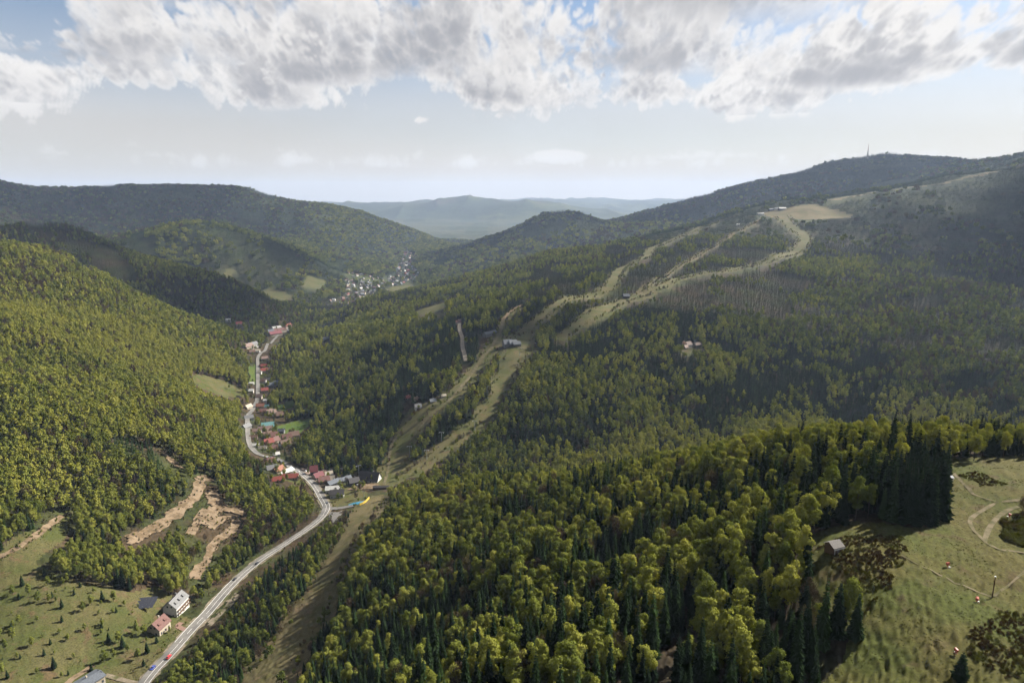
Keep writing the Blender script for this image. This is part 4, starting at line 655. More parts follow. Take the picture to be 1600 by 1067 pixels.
def tree_where(kind,p):
    x,y=p[0],p[1]; r=math.hypot(x,y); n={'spruce':('dark pointed','spruce'),'bare':('brown half-leafless','tree')}.get(kind)
    side='left' if x/y<-.25 else 'right' if x/y>.28 else 'middle'
    if x>118: w='at the edge of the ridge meadow'
    elif x<-205: w='beside the valley road'
    elif x<-90: w='along the shaded ski run'
    elif r<215: w=f'low in the {side} of the near wood'
    elif r<280: w=f'halfway up the {side} of the near wood'
    else: w=f'towards the crest in the {side} of the near wood'
    if kind=='beech': n=('yellow-green' if p[6]>.82 else 'olive-green' if p[6]<.55 else 'pale green' if p[6]>.7 else 'fresh green','beech')
    sz='towering' if p[5]>1.0 else 'small' if p[5]<.62 else 'slender' if p[4]<p[5]*.93 else 'broad' if p[4]>p[5]*1.1 else 'tall'
    return f'{sz} {n[0]} {n[1]} {w}',f"{ {'beech':'beeches','spruce':'spruces','tree':'leafless trees'}[n[1]]} {w}"
rest=np.ones(len(NEAR),bool)
for ki,kind in enumerate(KIND):
    idx=np.nonzero((KN==ki)&inframe(NEAR,NEAR[:,5]*15))[0]; rr=np.hypot(NEAR[idx,0],NEAR[idx,1])
    idx=idx[np.argsort(-NEAR[idx,5]*NEAR[idx,4]**.5/np.hypot(rr,150))][:{'beech':300,'spruce':300,'bare':200}[kind]]
    rest[idx]=False
    for n,i in enumerate(idx): lb,gp=tree_where(kind,NEAR[i]); place_tree(kind,NEAR[i],n,lb,gp)
for ki,kind in enumerate(KIND):
    adj={'beech':'leafy green','spruce':'dark spruce','bare':'brown half-leafless'}[kind]; nm={'beech':'broadleaf_forest','spruce':'spruce_forest','bare':'leafless_forest'}[kind]
    a=rest&(KN==ki); rs=rightside(NEAR)
    scatter(nm,f'{adj} trees filling the near wood between road and meadow','forest',NEAR[a&rs],PROTO[kind,0]); scatter(nm,f'{adj} trees above the pasture beside the valley road','forest',NEAR[a&~rs],PROTO[kind,0])
    a=KMd==ki; rs=rightside(MID)
    scatter(nm,f'{adj} trees on the wooded slope around the lower ski runs','forest',MID[a&rs],PROTO[kind,1]); scatter(nm,f'{adj} trees on the sunlit slope left of the village','forest',MID[a&~rs],PROTO[kind,1])
    a=KF==ki; rs=rightside(FARP)
    scatter(nm,f'{adj} trees on the mountainside around the upper ski runs','forest',FARP[a&rs],PROTO[kind,2]); scatter(nm,f'{adj} trees on the spurs left of the valley','forest',FARP[a&~rs],PROTO[kind,2])
    a=KH==ki; rs=HILL[:,0]>0
    scatter(nm,f'{adj} woods on the distant mountain under the mast','forest',HILL[a&rs],PROTO[kind,3]); scatter(nm,f'{adj} woods on the distant hills beyond the town','forest',HILL[a&~rs],PROTO[kind,3])
# low heath on the ridge meadow
M_HEATH=leaf_mat('heath_leaves',((0,(.034,.020,.012)),(.35,(.052,.033,.016)),(.6,(.060,.053,.017)),(1,(.080,.084,.021))),.2,.5)
for s in range(4):
    r=np.random.default_rng(400+s); d=unit(r,90); d[:,2]=np.abs(d[:,2]); c=cards(d*np.array([.7,.7,.75])*(.4+.6*r.random((90,1))),d*.6+unit(r,90)*.6,.24,r); proto('heath',0,[(*c,0)],[M_HEATH])
for kx,lb in (('heath_a','low red-brown heath around the grey-roofed hut'),('heath_b','dark red-brown heath in the corner of the ridge meadow'),('heath_c','low brown scrub by the path at the top of the meadow'),('heath_d','dark green scrub beside the curved track')):
    p=np.array(HEATH[kx]); rng=np.random.default_rng(len(kx)+int(abs(p[0,0]))); n=int((np.ptp(p[:,0]))*(np.ptp(p[:,1]))*2.2); x=rng.uniform(p[:,0].min()-2,p[:,0].max()+2,n); y=rng.uniform(p[:,1].min()-2,p[:,1].max()+2,n)
    k=inpoly(x+2*vnoise(x/4,y/4,3),y+2*vnoise(x/4,y/4,4),HEATH[kx])&(vnoise(x/5,y/5,9)>-.75); x,y=x[k],y[k]; big=1.8 if kx=='heath_d' else 1.
    tint=np.clip(.50+.55*vnoise(x/3.5,y/3.5,12)+.2*rng.normal(size=len(x))+(.35 if kx=='heath_d' else 0),0,1)
    P=np.stack([x,y,ground(x,y)-.05,rng.random(len(x))*6.3,(.4+.6*rng.random(len(x)))*big,(.4+.8*rng.random(len(x)))*big,tint],1); scatter('heath_shrubs',lb,'shrubs',P,PROTO['heath',0])
# single shrubs and small trees standing in the pasture
def shrub_label(i,x,y,h): 
    sz='low' if h<6 else 'tall' if h>8 else 'medium-sized'
    n='dark conical' if i%3==1 else 'rounded green'
    w='beside the houses by the road' if x>-262 else 'at the wood-side of the pasture' if y>455 else 'in the open pasture'
    return f'{sz} {n} tree {w}'
rng=np.random.default_rng(9)
for i,(x,y,h) in enumerate(SHRUBS):
    kind='spruce' if i%3==1 else 'beech'; z=float(ground(x,y)); hh=h/(22 if kind=='spruce' else 17); w=hh*(1.5 if kind=='spruce' else 1.05)
    o=place_tree(kind,(x,y,z-(.18*h if kind=='beech' else 0),rng.random()*6,w,hh,.35+.3*rng.random()),i,shrub_label(i,x,y,h),'trees scattered over the pasture')
x,y=MISC['yellow_bush']; place_tree('beech',(x,y,float(ground(x,y))-1.2,1,.42,.36,1.),2,'yellow-green bush beside the tall dark spruces','bush by the spruces')
x,y=MISC['bare_tree']; place_tree('bare',(x,y,float(ground(x,y)),1,.35,.42,.4),2,'small bare tree beside the curved track on the meadow','bare tree')
x,y=MISC['gully_spruce']; place_tree('spruce',(x,y,float(ground(x,y))-6,1,1.,.62,.3),2,'dark spruce at the bottom corner of the meadow','spruce in the corner')
# a stand of tall spruces at the meadow edge
for i,(x,y,h) in enumerate(SPRUCES):
    place_tree('spruce',(x,y,float(ground(x,y))-.3,i*1.1,1.1*h/25,h/25,.3),i,('front-row ' if y<205 else 'back-row ')+('tall' if h>23 else 'shorter')+' dark spruce in the dense stand at the meadow edge','tall spruces at the meadow edge')
# turf tussocks on the near meadow
M_TUFT=leaf_mat('tussock_grass',((0,(.048,.054,.013)),(.5,(.062,.062,.018)),(1,(.085,.076,.028))),.25,.4)
for q in range(3):
    r=np.random.default_rng(500+q); d=unit(r,16); d[:,2]=np.abs(d[:,2]); proto('tuft',0,[(*cards(d*np.array([.35,.35,.22]),d*.6+unit(r,16)*.6,.3,r),0)],[M_TUFT])
p=grow(POLYS['right_meadow'],1.1); rng=np.random.default_rng(8); x=rng.uniform(55,265,60000); y=rng.uniform(125,300,60000); k=inpoly(x,y,p)&(np.arctan2(x,y)<.76)&(rng.random(60000)<.12+.6*np.clip(vnoise(x/9,y/9,21)+.5*vnoise(x/3,y/3,22),0,1))
for lp in LINES: 
    if lp.startswith('meadow'): k&=polydist(x,y,LINES[lp][0])>LINES[lp][1]*.55
x,y=x[k],y[k]; scatter('grass_tussocks','short tussocky grass of the ridge meadow','grass',np.stack([x,y,ground(x,y),rng.random(len(x))*6,.3+.5*rng.random(len(x)),.25+.4*rng.random(len(x)),np.clip(.45+.5*vnoise(x/14,y/14,23)+.2*rng.normal(size=len(x)),0,1)],1),PROTO['tuft',0])
p=grow(POLYS['lower_meadow'],1.05); x=rng.uniform(-420,-225,26000); y=rng.uniform(340,570,26000); k=inpoly(x,y,p)&(rng.random(26000)<.3+.9*np.clip(vnoise(x/12,y/12,21),0,1)); x,y=x[k],y[k]
scatter('grass_tussocks','rough grass of the pasture beside the road','grass',np.stack([x,y,ground(x,y),rng.random(len(x))*6,.5+.7*rng.random(len(x)),.35+.5*rng.random(len(x)),np.clip(.45+.5*vnoise(x/14,y/14,23)+.2*rng.normal(size=len(x)),0,1)],1),PROTO['tuft',0])
# scrub creeping in round the bare earth cuts, along the runs and the road
ex=[];rng=np.random.default_rng(18)
for nm,(ln,w) in LINES.items():
    if nm.startswith('scar') or nm=='slope_track':
        for a,b in smooth_line(ln,4.):
            for _ in range(3): t_=rng.uniform(0,6.28); q_=w*.5+rng.uniform(0,5); ex.append((a+q_*math.cos(t_),b+q_*math.sin(t_),rng.uniform(.06,.2)))
for nm,ln in RUNS.items():
    for (a,b,w) in [(*p_,0) for p_ in smooth_line(ln,9.)]:
        W_=np.interp(b,[q_[1] for q_ in ln],[q_[2] for q_ in ln])
        for _ in range(5): sgn=rng.choice((-1,1)); ex.append((a+sgn*W_*rng.uniform(.30,.66),b+rng.uniform(-4,4),rng.choice((.1,.16,.22,.32,.45))*rng.uniform(.7,1.1)))
for a,b in smooth_line(ROAD[:14],4.):
    for _ in range(2): sgn=rng.choice((-1,1)); ex.append((a+sgn*rng.uniform(7,14),b,rng.uniform(.05,.18)))
ex=np.array(ex); kd=rng.random(len(ex))
for kind,m_,lb in (('beech',kd<.6,'low green scrub along the earth cuts and ski runs'),('bare',kd>=.6,'low brown scrub along the earth cuts and ski runs')):
    e=ex[m_]; scatter('scrub',lb,'shrubs',np.stack([e[:,0],e[:,1],ground(e[:,0],e[:,1])-e[:,2]*4,rng.random(len(e))*6,e[:,2]*1.3,e[:,2],rng.random(len(e))*.7],1),PROTO[kind,1])
# ------------------------------------------------------------------ buildings
COLR={'white':(.44,.43,.40),'cream':(.31,.27,.21),'grey':(.135,.135,.135),'dark':(.05,.045,.045),'redbrown':(.11,.05,.04),'red':(.20,.048,.035),'orange':(.22,.09,.055),'maroon':(.13,.035,.04),'brown':(.11,.065,.045),'slate':(.085,.095,.11),'pink':(.18,.12,.10),'teal':(.10,.22,.22)}
def paint(c): return mat('paint_'+c,COLR[c],.8,.2,tuple(x*.85 for x in COLR[c]),.8)
def tiles(c): return mat('roof_'+c,COLR[c],.75,.3,tuple(x*.72 for x in COLR[c]),1.2)
GLASS=mat('window_glass',(.03,.035,.045),.15,.5); WOOD=mat('dark_timber',(.09,.055,.035),.8); STEEL=mat('galvanised_steel',(.36,.37,.38),.5,.5,metal=.6)
def gable(L,Wd,h,rh):
    a,b=L/2,Wd/2; v=[(-a,-b,-2.5),(a,-b,-2.5),(a,b,-2.5),(-a,b,-2.5),(-a,-b,h),(a,-b,h),(a,b,h),(-a,b,h),(-a,0,h+rh-.05),(a,0,h+rh-.05)]
    return v,[(0,1,5,4),(2,3,7,6),(1,2,6,9,5),(3,0,4,8,7),(4,5,9,8),(6,7,8,9)]
def roofs(L,Wd,h,rh,ov=.7,th=.28):
    a=L/2+ov; b=Wd/2+ov; e=h-ov*rh/(Wd/2); P=[]
    for s in (-1,1):
        lo=[(-a,s*b,e),(a,s*b,e),(a,0,h+rh),(-a,0,h+rh)]; v=lo+[(x,y,z+th) for x,y,z in lo]
        P.append((v,[(0,3,2,1),(4,5,6,7),(0,1,5,4),(1,2,6,5),(2,3,7,6),(3,0,4,7)]))
    return join(*P)
HM={}
def house(x,y,L,Wd,h,rh,yaw,wc,rc,label,name='house',detail=1,group=None,cat='house'):
    key=(L,Wd,h,rh,wc,rc,detail)
    z=float(min(ground(x+a,y+b) for a in(-4,4) for b in(-4,4)))+.5
    if detail==0:
        if key not in HM:
            w=gable(L,Wd,h,rh); r=roofs(L,Wd,h,rh); V,F=join(w,r); HM[key]=mesh(name,V,F,[paint(wc),tiles(rc)],[0]*len(w[1])+[1]*len(r[1]))
        o=obj(name,HM[key],None,(x,y,z),R_(yaw)); return tag(o,label,cat,group)
    o=obj(name,None,None,(x,y,z),R_(yaw)); tag(o,label,cat,group)
    if key not in HM: HM[key]=(mesh('wall',*gable(L,Wd,h,rh),[paint(wc)]),mesh('roof',*roofs(L,Wd,h,rh),[tiles(rc)]),mesh('chimney',*box(L*.18,Wd*.12,h+rh*.5,h+rh+1.1,.9,.9),[paint('cream' if wc=='cream' else 'grey')]))
    obj('wall',HM[key][0],o); rf=obj('roof',HM[key][1],o); obj('chimney',HM[key][2],rf)
    if detail>=1:
        n=max(2,int(L/3.2)); rows=max(1,int(h/2.9))
        wm=HM.setdefault('win',mesh('window',*box(0,0,-.75,.75,1.25,.12),[GLASS]))
        for s in (-1,1):
            for fl in range(rows if detail>1 else 1):
                for i in range(n):
                    if detail==1 and i%2: continue
                    wx=-L/2+L*(i+.5)/n; q=obj('window',wm,o,(wx,s*(Wd/2+.03),1.7+fl*2.8))
                    if detail>1: obj('sill',HM.setdefault('sill',mesh('sill',*box(0,0,-.08,.06,1.5,.4),[paint('grey')])),q,(0,s*.08,-.85))
        if detail>1:
            for s in (-1,1):
                for i in (-1,1): obj('window',wm,o,(s*(L/2+.03),i*Wd*.22,1.9),R_(90)); obj('window',wm,o,(s*(L/2+.03),i*Wd*.15,h+.9),R_(90))
            obj('door',mesh('door',*box(0,0,0,2.1,1.1,.14),[WOOD]),o,(L*.08,-(Wd/2+.05),.05))
    return o
def wname(c): return {'maroon':'maroon','redbrown':'red-brown','slate':'slate-grey'}.get(c,c)
seen_lab={}
for i,hd in enumerate(HOUSES):
    x,y=hd[0],hd[1]; r=math.hypot(x,y)
    if i<19: w='by the road junction'
    elif i<46: w='in the village strung along the valley road'
    elif i<60: w='in the row at the straight of the road'
    elif i<71: w='at the far bend of the valley road'
    elif i<76: w='among the trees beyond the road bend'
    elif i<77: w='alone on the left slope'
    elif i<82: w='beside the lower ski run'
    elif i<87: w='at the middle lift station'
    elif i<91: w='in a forest clearing'
    else: w='at the summit lift station'
    sz='long' if hd[2]>=18 else 'small' if hd[2]<=9 else ''
    lab=f"{sz} {wname(hd[7])}-walled house with {wname(hd[8])} roof {w}".strip()
    n=seen_lab.get(lab,0); seen_lab[lab]=n+1
    if n: lab=lab.replace('house',('house','neighbouring house','third house','fourth house','further house')[min(n,4)])
    house(x,y,*hd[2:],lab,detail=1 if r<1000 else 0 if r>1500 else 1 if r<1200 else 0,group='houses '+w)
rg=np.random.default_rng(31); HP=np.array([[h[0],h[1]] for h in HOUSES[:72]]); gx=np.repeat(HP[:,0],9)+rg.normal(size=648)*14; gy=np.repeat(HP[:,1],9)+rg.normal(size=648)*14
ok=polydist(gx,gy,[tuple(p) for p in ROADS])>8; dm=np.min(np.hypot(gx[:,None]-HP[:,0],gy[:,None]-HP[:,1]),1); ok&=dm>7.5
gx,gy=gx[ok],gy[ok]; hs_=.28+.42*rg.random(len(gx)); kd=rg.random(len(gx))
for kind,m_,lb in (('beech',kd<.7,'small leafy garden trees between the village houses'),('bare',kd>=.7,'small brown garden trees between the village houses')):
    scatter('garden_trees',lb,'trees',np.stack([gx,gy,ground(gx,gy)-1.,rg.random(len(gx))*6,hs_*1.1,hs_,.3+.5*rg.random(len(gx))],1)[m_],PROTO[kind,1])
# the valley town far off
rng=np.random.default_rng(77); T=np.array(TOWN); done=[]
cand=np.stack([rng.uniform(T[:,0].min(),T[:,0].max(),9000),rng.uniform(T[:,1].min(),T[:,1].max(),9000)],1); cand=cand[inpoly(cand[:,0],cand[:,1],TOWN)]
for px_,py_ in cand:
    if len(done)>=230: break
    if all((px_-a)**2+(py_-b)**2>26**2 for a,b in done): done.append((px_,py_))
tw=('grey','cream','cream','grey','white'); tr_=('redbrown','slate','brown','grey','red','pink','white')
for i,(a,b) in enumerate(done):
    wc=tw[i%5]; rc=tr_[(i*3)%7]; s=1+.5*(i%4==0)+.9*(i%17==0)
    house(float(a),float(b),round(11*s),round(9*(1+.2*(i%3==0))),5+3*(i%6==0),4 if i%17 else 2,float(rng.uniform(0,180)),wc,rc,f'tiny {wname(wc)} house with {wname(rc)} roof in the distant valley town','house',0,'houses of the distant town')
# ---- the three near houses
x,y=MISC['house_white']; hw=house(x,y,17,10.5,8.4,4.4,86,'white','grey','three-storey white house with grey dormered roof beside the road',detail=2)
for i in (-1,0,1):
    d=obj('dormer',mesh('dormer',*join(gable(2.2,2.6,1.4,.9)),[tiles('grey')]),hw,(i*5.,-2.7,9.6),0)
for fl in (3.0,5.8): obj('balcony',mesh('balcony',*join(box(0,-6.0,fl-.25,fl,16.2,1.5),box(0,-6.72,fl,fl+.95,16.2,.1)),[WOOD]),hw)
x,y=MISC['house_red']; hr=house(x,y,12,10,5.4,4.6,80,'cream','redbrown','cream house with red-brown roof and dormers beside the road',detail=2)
for i in (-1,1): obj('dormer',mesh('dormer',*gable(2.,2.4,1.2,.8),[tiles('redbrown')]),hr,(i*3.,-2.6,6.6))
x,y=MISC['house_flat']; hf=house(x,y,24,10.5,4.6,1.5,62,'cream','slate','long modern pale house with low blue-grey metal roof at the pasture',detail=2)
obj('annex_roof',mesh('annex_roof',*box(-7,6.6,3.,3.3,9,5),[tiles('slate')]),hf); obj('annex_wall',mesh('annex_wall',*box(-7,6.6,-2,3.,8.4,4.4),[paint('grey')]),hf)
# ---- steep-roofed lodge at the foot of the lift
x,y=MISC['chapel']; lodge=house(x,y,25,13,3.6,8.2,-12,'white','dark','large lodge with steep dark roof and white gable at the lift foot','lodge',1,cat='lodge')
# ---- lift foot: mast with lamps and a small lattice tower
def lattice_tower(name,x,y,H,w0,w1,label,cat,m,levels,dishes=()):
    z=float(ground(x,y)); o=obj(name,None,None,(x,y,z)); tag(o,label,cat)
    c=((-1,-1),(1,-1),(1,1),(-1,1)); W=lambda t:(w0+(w1-w0)*t)/2
    for sx,sy in c: obj('leg',mesh('leg',*tube((sx*w0/2,sy*w0/2,-1),(sx*w1/2,sy*w1/2,H),w0*.05,w0*.035,5),[m]),o)
    P=[]
    for i in range(levels):
        t0,t1=i/levels,(i+1)/levels
        for k in range(4):
            a,b=c[k],c[(k+1)%4]; P+=[tube((a[0]*W(t0),a[1]*W(t0),H*t0),(b[0]*W(t1),b[1]*W(t1),H*t1),w0*.03,w0*.03,3),tube((a[0]*W(t1),a[1]*W(t1),H*t1),(b[0]*W(t1),b[1]*W(t1),H*t1),w0*.03,w0*.03,3)]
    obj('bracing',mesh('bracing',*join(*P),[m]),o); return o
x,y=MISC['mast']
ml=lattice_tower('transmitter_mast',x,y,62,16,6,'tall transmitter mast with platforms on the summit ridge','mast',mat('mast_paint',(.30,.28,.28),.7),7)
for zz,w in ((22,15),(32,12),(40,10)): obj('platform',mesh('platform',*join(box(0,0,zz,zz+1.,w,w),box(0,0,zz+1,zz+4.5,w*.6,w*.6)),[MATS['mast_paint']]),ml)
obj('core',mesh('core',*tube((0,0,-2),(0,0,66),3.6,2.6,8),[MATS['mast_paint']]),ml)
obj('antenna',mesh('antenna',*join(tube((0,0,60),(0,0,94),2.8,2.2,6),tube((0,0,94),(0,0,118),1.6,.9,5)),[mat('antenna_paint',(.36,.20,.19),.7)]),ml)
x,y=MISC['church']; hc=house(x,y,34,16,10,9,30,'cream','redbrown','pale church with tower in the distant town','church',0,cat='church')
ct=obj('tower',mesh('tower',*box(22,0,-3,30,9,9),[paint('cream')]),hc); obj('spire',mesh('spire',*tube((22,0,30),(22,0,48),5,.3,6),[tiles('slate')]),ct)
def pylon(name,x,y,H,label,group,yaw=0.,cat='lift pylon'):
    o=obj(name,None,None,(x,y,float(ground(x,y))),yaw); tag(o,label,cat,group)
    obj('column',mesh('column',*tube((0,0,-1),(0,0,H),.42,.26,8),[STEEL]),o); obj('crossarm',mesh('crossarm',*box(0,0,H-.2,H+.25,6.4,.4),[STEEL]),o)
    for s in (-1,1): obj('sheave_assembly',mesh('sheave_assembly',*box(s*2.9,0,H-.6,H-.25,.35,4.2),[STEEL]),o)
    return o
for i,(x,y) in enumerate(PYLONS):
    w=('first','second','third','fourth')[i]+' chairlift pylon down the narrow cleared strip' if i<4 else ('steel lift pylon beside the lower right ski run','steel lift pylon near the foot of the lower run','steel lift pylon in the run above the shaded edge','steel lift pylon below the middle station','steel lift pylon on the grassy middle of the run','steel lift pylon by the left track of the run')[i-4]
    pylon('lift_pylon',x,y,13,w,'chairlift pylons')
x,y=MISC['lift_base']; pylon('lift_pylon',x,y,15,'tall steel lift tower beside the dark-roofed lodge','chairlift pylons',.6)
x,y=MISC['lamp']; o=obj('floodlight_mast',None,None,(x,y,float(ground(x,y)))); tag(o,'slender grey floodlight mast behind the yellow barrier','lamp post'); obj('post',mesh('post',*tube((0,0,-1),(0,0,12),.3,.18),[STEEL]),o); obj('lamp_head',mesh('lamp_head',*join(box(-.8,0,11.6,12.4,.9,.5),box(.8,0,11.6,12.4,.9,.5)),[paint('grey')]),o)
# ---- yellow padded barrier and blue tarpaulin at the lift foot
fp=smooth_line([MISC['fence0'],MISC['fence1'],MISC['fence2']],2.); fz=ground(fp[:,0],fp[:,1]); bar=obj('safety_barrier',None,None,(float(fp[0,0]),float(fp[0,1]),float(fz[0]))); tag(bar,'curved yellow padded safety barrier at the foot of the near ski run','barrier')
YEL=mat('yellow_padding',(.40,.28,.045),.6,.3)
for i in range(0,len(fp)-1):
    a=fp[i]-fp[0]; b=fp[i+1]-fp[0]; z0=float(fz[i]-fz[0]); z1=float(fz[i+1]-fz[0]); n=np.array([-(b-a)[1],(b-a)[0]]); n=n/np.linalg.norm(n)*.18; g=(b-a)*.02
    a=a+g; b=b-g; v=[(*(a-n),z0+.3),(*(b-n),z1+.3),(*(b+n),z1+.3),(*(a+n),z0+.3),(*(a-n),z0+2.7),(*(b-n),z1+2.7),(*(b+n),z1+2.7),(*(a+n),z0+2.7)]
    obj('pad',mesh('pad',v,[(0,3,2,1),(4,5,6,7),(0,1,5,4),(1,2,6,5),(2,3,7,6),(3,0,4,7)],[YEL]),bar)
def drape(name,x,y,lx,ly,yaw,m,label,cat,h=1.,n=8,fold=.25):
    V=[];F=[];c,s=math.cos(yaw),math.sin(yaw)
    for i in range(n+1):
        for j in range(n+1):
            u=(i/n-.5)*lx; w=(j/n-.5)*ly; X=x+c*u-s*w; Y=y+s*u+c*w; e=min(i,n-i,j,n-j)/n
            V.append((X-x,Y-y,float(ground(X,Y))-float(ground(x,y))+.25+h*min(1,e*4)+fold*float(vnoise(np.array([X/1.7]),np.array([Y/1.7]),8)[0])))
    F=[(i*(n+1)+j,(i+1)*(n+1)+j,(i+1)*(n+1)+j+1,i*(n+1)+j+1) for i in range(n) for j in range(n)]
    return tag(obj(name,mesh(name,V,F,[m],smooth=True),None,(x,y,float(ground(x,y)))),label,cat)
x,y=MISC['pond']; drape('tarpaulin',x,y,17,9,.2,mat('blue_tarpaulin',(.03,.16,.24),.5,.4),'crumpled blue tarpaulin beside the yellow barrier','tarpaulin',1.2,10,.4)
# solar panels in the pasture: two rows of dark modules on frames
x,y=MISC['tarp']; sp_=obj('solar_array',None,None,(x,y,float(ground(x,y))+.3),R_(10)); tag(sp_,'dark solar array lying in the pasture above the white house','solar panels')
PV=mat('dark_module',(.03,.032,.042),.35,.5); 
for rr_ in range(3):
    for i in range(6):
        v,f=box(-6.6+i*2.6,-4.2+rr_*4.2,0,.12,2.45,3.9); v=[(a,b,c+.42*(b+4.2-rr_*4.2)+1.4) for a,b,c in v]; obj('panel',mesh('panel',v,f,[PV]),sp_)
    obj('frame',mesh('frame',*join(*[tube((-6.6+i*6.5,-4.2+rr_*4.2,-.6),(-6.6+i*6.5,-4.2+rr_*4.2,1.4),.1,.1,4) for i in range(3)]),[STEEL]),sp_)
# dark stack of timber behind the piste foot
x,y=MISC['deck']; st=obj('shed',None,None,(x,y,float(ground(x,y))),.05); tag(st,'long dark wooden shed at the foot of the ski runs','shed'); obj('wall',mesh('wall',*box(0,0,-1,3,19,4),[WOOD]),st); obj('roof',mesh('roof',*roofs(19,4,3,1.3,.5,.2),[tiles('dark')]),st)
# ---- meadow things
def cabin(x,y,L,Wd,h,rh,yaw,label,rc):
    o=obj('cabin',None,None,(x,y,float(ground(x,y))),R_(yaw)); tag(o,label,'cabin'); 
    obj('wall',mesh('wall',*gable(L,Wd,h,rh),[WOOD]),o); obj('roof',mesh('roof',*roofs(L,Wd,h,rh,.5,.14),[rc]),o); obj('fascia',mesh('fascia',*box(L*.0,-(Wd/2+.56),h-.75,h-.45,L+1,.1),[paint('white')]),o); obj('door',mesh('door',*box(0,-(Wd/2+.04),0,1.9,.9,.1),[paint('grey')]),o); obj('post',mesh('post',*join(box(-L/2,-(Wd/2+.45),0,h-.5,.14,.14),box(L/2,-(Wd/2+.45),0,h-.5,.14,.14)),[paint('white')]),o); return o
x,y=MISC['cabin_a']; cabin(x,y,3.6,3.6,2.2,1.1,22,'small wooden hut with grey roof and white fascia at the heath',mat('weathered_sheet',(.11,.10,.092),.8,.2,(.085,.078,.07),2.))
x,y=MISC['cabin_b']; cabin(x,y,3.0,2.8,2.1,1.,30,'small shed with pale grey roof beside the tall spruces',mat('pale_sheet',(.17,.175,.19),.7,.3))
x,y=MISC['pole']; po=obj('utility_pole',None,None,(x,y,float(ground(x,y)))); tag(po,'tall dark wooden pole where the meadow paths meet','pole'); obj('shaft',mesh('shaft',*tube((0,0,-1),(0,0,6.4),.17,.12,8),[WOOD]),po); obj('cap',mesh('cap',*box(0,0,6.4,6.6,.34,.34),[STEEL]),po)
RED=mat('orange_red_paint',(.30,.05,.022),.5,.4)
gl=('orange-red snow gun on the open meadow below the curved track','orange-red snow gun just left of the tall pole','upright orange-red snow gun at the lower heath','red snow gun half hidden by scrub at the curved track','red snow gun at the edge of the shaded ski run')
for i,(x,y,_) in enumerate(GUNS):
    o=obj('snow_gun',None,None,(x,y,float(ground(x,y))),i*.9); o.scale=(.72,.72,.72); tag(o,gl[i],'snow gun','snow guns along the runs')
    v,f=tube((-.55,0,1.55),(.6,0,1.9),.62,.55,12); obj('barrel',mesh('barrel',v,f,[RED],smooth=False),o); obj('fan_grille',mesh('fan_grille',*tube((.6,0,1.9),(.66,0,1.92),.48,.48,12),[paint('dark')]),o)
    obj('mount',mesh('mount',*join(tube((0,0,.5),(0,0,1.3),.14,.12,6),box(0,0,.75,1.35,.5,.4)),[RED]),o)
    for k in range(3): obj('leg',mesh('leg',*tube((0,0,.75),(1.0*math.cos(k*2.1),1.0*math.sin(k*2.1),0.02),.08,.06,5),[RED]),o)
    obj('base',mesh('base',*box(.55,-.5,.02,.5,.75,.6),[paint('white')]),o)
# ---- pink blossoming tree by the clearing cottage
x,y=MISC['blossom']; M_BLOSSOM=leaf_mat('blossom',((0,(.30,.20,.19)),(1,(.42,.30,.28))),.2)
r=np.random.default_rng(5); c=beech_crown(r,500,1.2,9,5.,14); bo=obj('blossom_tree',None,None,(x,y,float(ground(x,y)))); tag(bo,'pale pink blossoming tree by the forest cottage','tree'); cc=obj('crown',fast_mesh('crown',c[0],c[1],[M_BLOSSOM]),bo); cc['tint']=.5; obj('trunk',mesh('trunk',*trunk(r,9,.2,4,2.),[M_BARK]),bo)
# ---- vehicles
CARC={'black':(.02,.02,.022),'dark':(.05,.055,.07),'red':(.40,.03,.03),'blue':(.04,.06,.24),'silver':(.45,.46,.48),'white':(.75,.75,.74)}
TYRE=mat('tyre',(.02,.02,.02),.9); CM={}
def car_meshes(c):
    if c in CM: return CM[c]
    m=mat('car_'+c,CARC[c],.3,.5)
    pr=[(-2.15,.35),(2.15,.35),(2.2,.75),(1.2,.95),(.55,1.45),(-1.1,1.47),(-1.9,1.0),(-2.2,.9)]; n=len(pr); hw=.88
    v=[(a,-hw*(1 if b<1.05 else .8),b) for a,b in pr]+[(a,hw*(1 if b<1.05 else .8),b) for a,b in pr]; f=[tuple(range(n)),tuple(range(2*n-1,n-1,-1))]+[(i,n+i,n+(i+1)%n,(i+1)%n) for i in range(n)]
    wv=[(.60,-.72,1.40),(1.12,-.8,1.0),(1.12,.8,1.0),(.60,.72,1.40)]; ws=[(p[0]+.03,p[1],p[2]+.03) for p in wv]; rw=[(-1.15,-.72,1.44),(-1.15,.72,1.44),(-1.86,.8,1.05),(-1.86,-.8,1.05)]; rs=[(p[0]-.03,p[1],p[2]+.03) for p in rw]
    sd=[]
    for s in (-1,1): sd.append(([(.85,s*.89,1.02),(.45,s*.76,1.38),(-1.05,s*.76,1.40),(-1.6,s*.89,1.04)],[(0,1,2,3)]))
    CM[c]=(mesh('body',v,f,[m]),mesh('windscreen',*join((ws,[(0,1,2,3)]),(rs,[(0,1,2,3)])),[GLASS]),mesh('side_window',*join(*sd),[GLASS]),mesh('wheel',*tube((0,-.12,0),(0,.12,0),.33,.33,10),[TYRE])); return CM[c]
def car(x,y,c,yaw,label,group,lift):
    o=obj('car',None,None,(x,y,lift),yaw); tag(o,label,'car',group); b,w,s,wh=car_meshes(c); obj('body',b,o); obj('windscreen',w,o); obj('side_window',s,o)
    for a in (-1.35,1.35):
        for q in (-.82,.82): obj('wheel',wh,o,(a,q,.33))
RZ=np.array([float(np.mean(ground(np.array([p[0]-2,p[0],p[0]+2]),np.array([p[1]]*3)))) for p in ROADS])
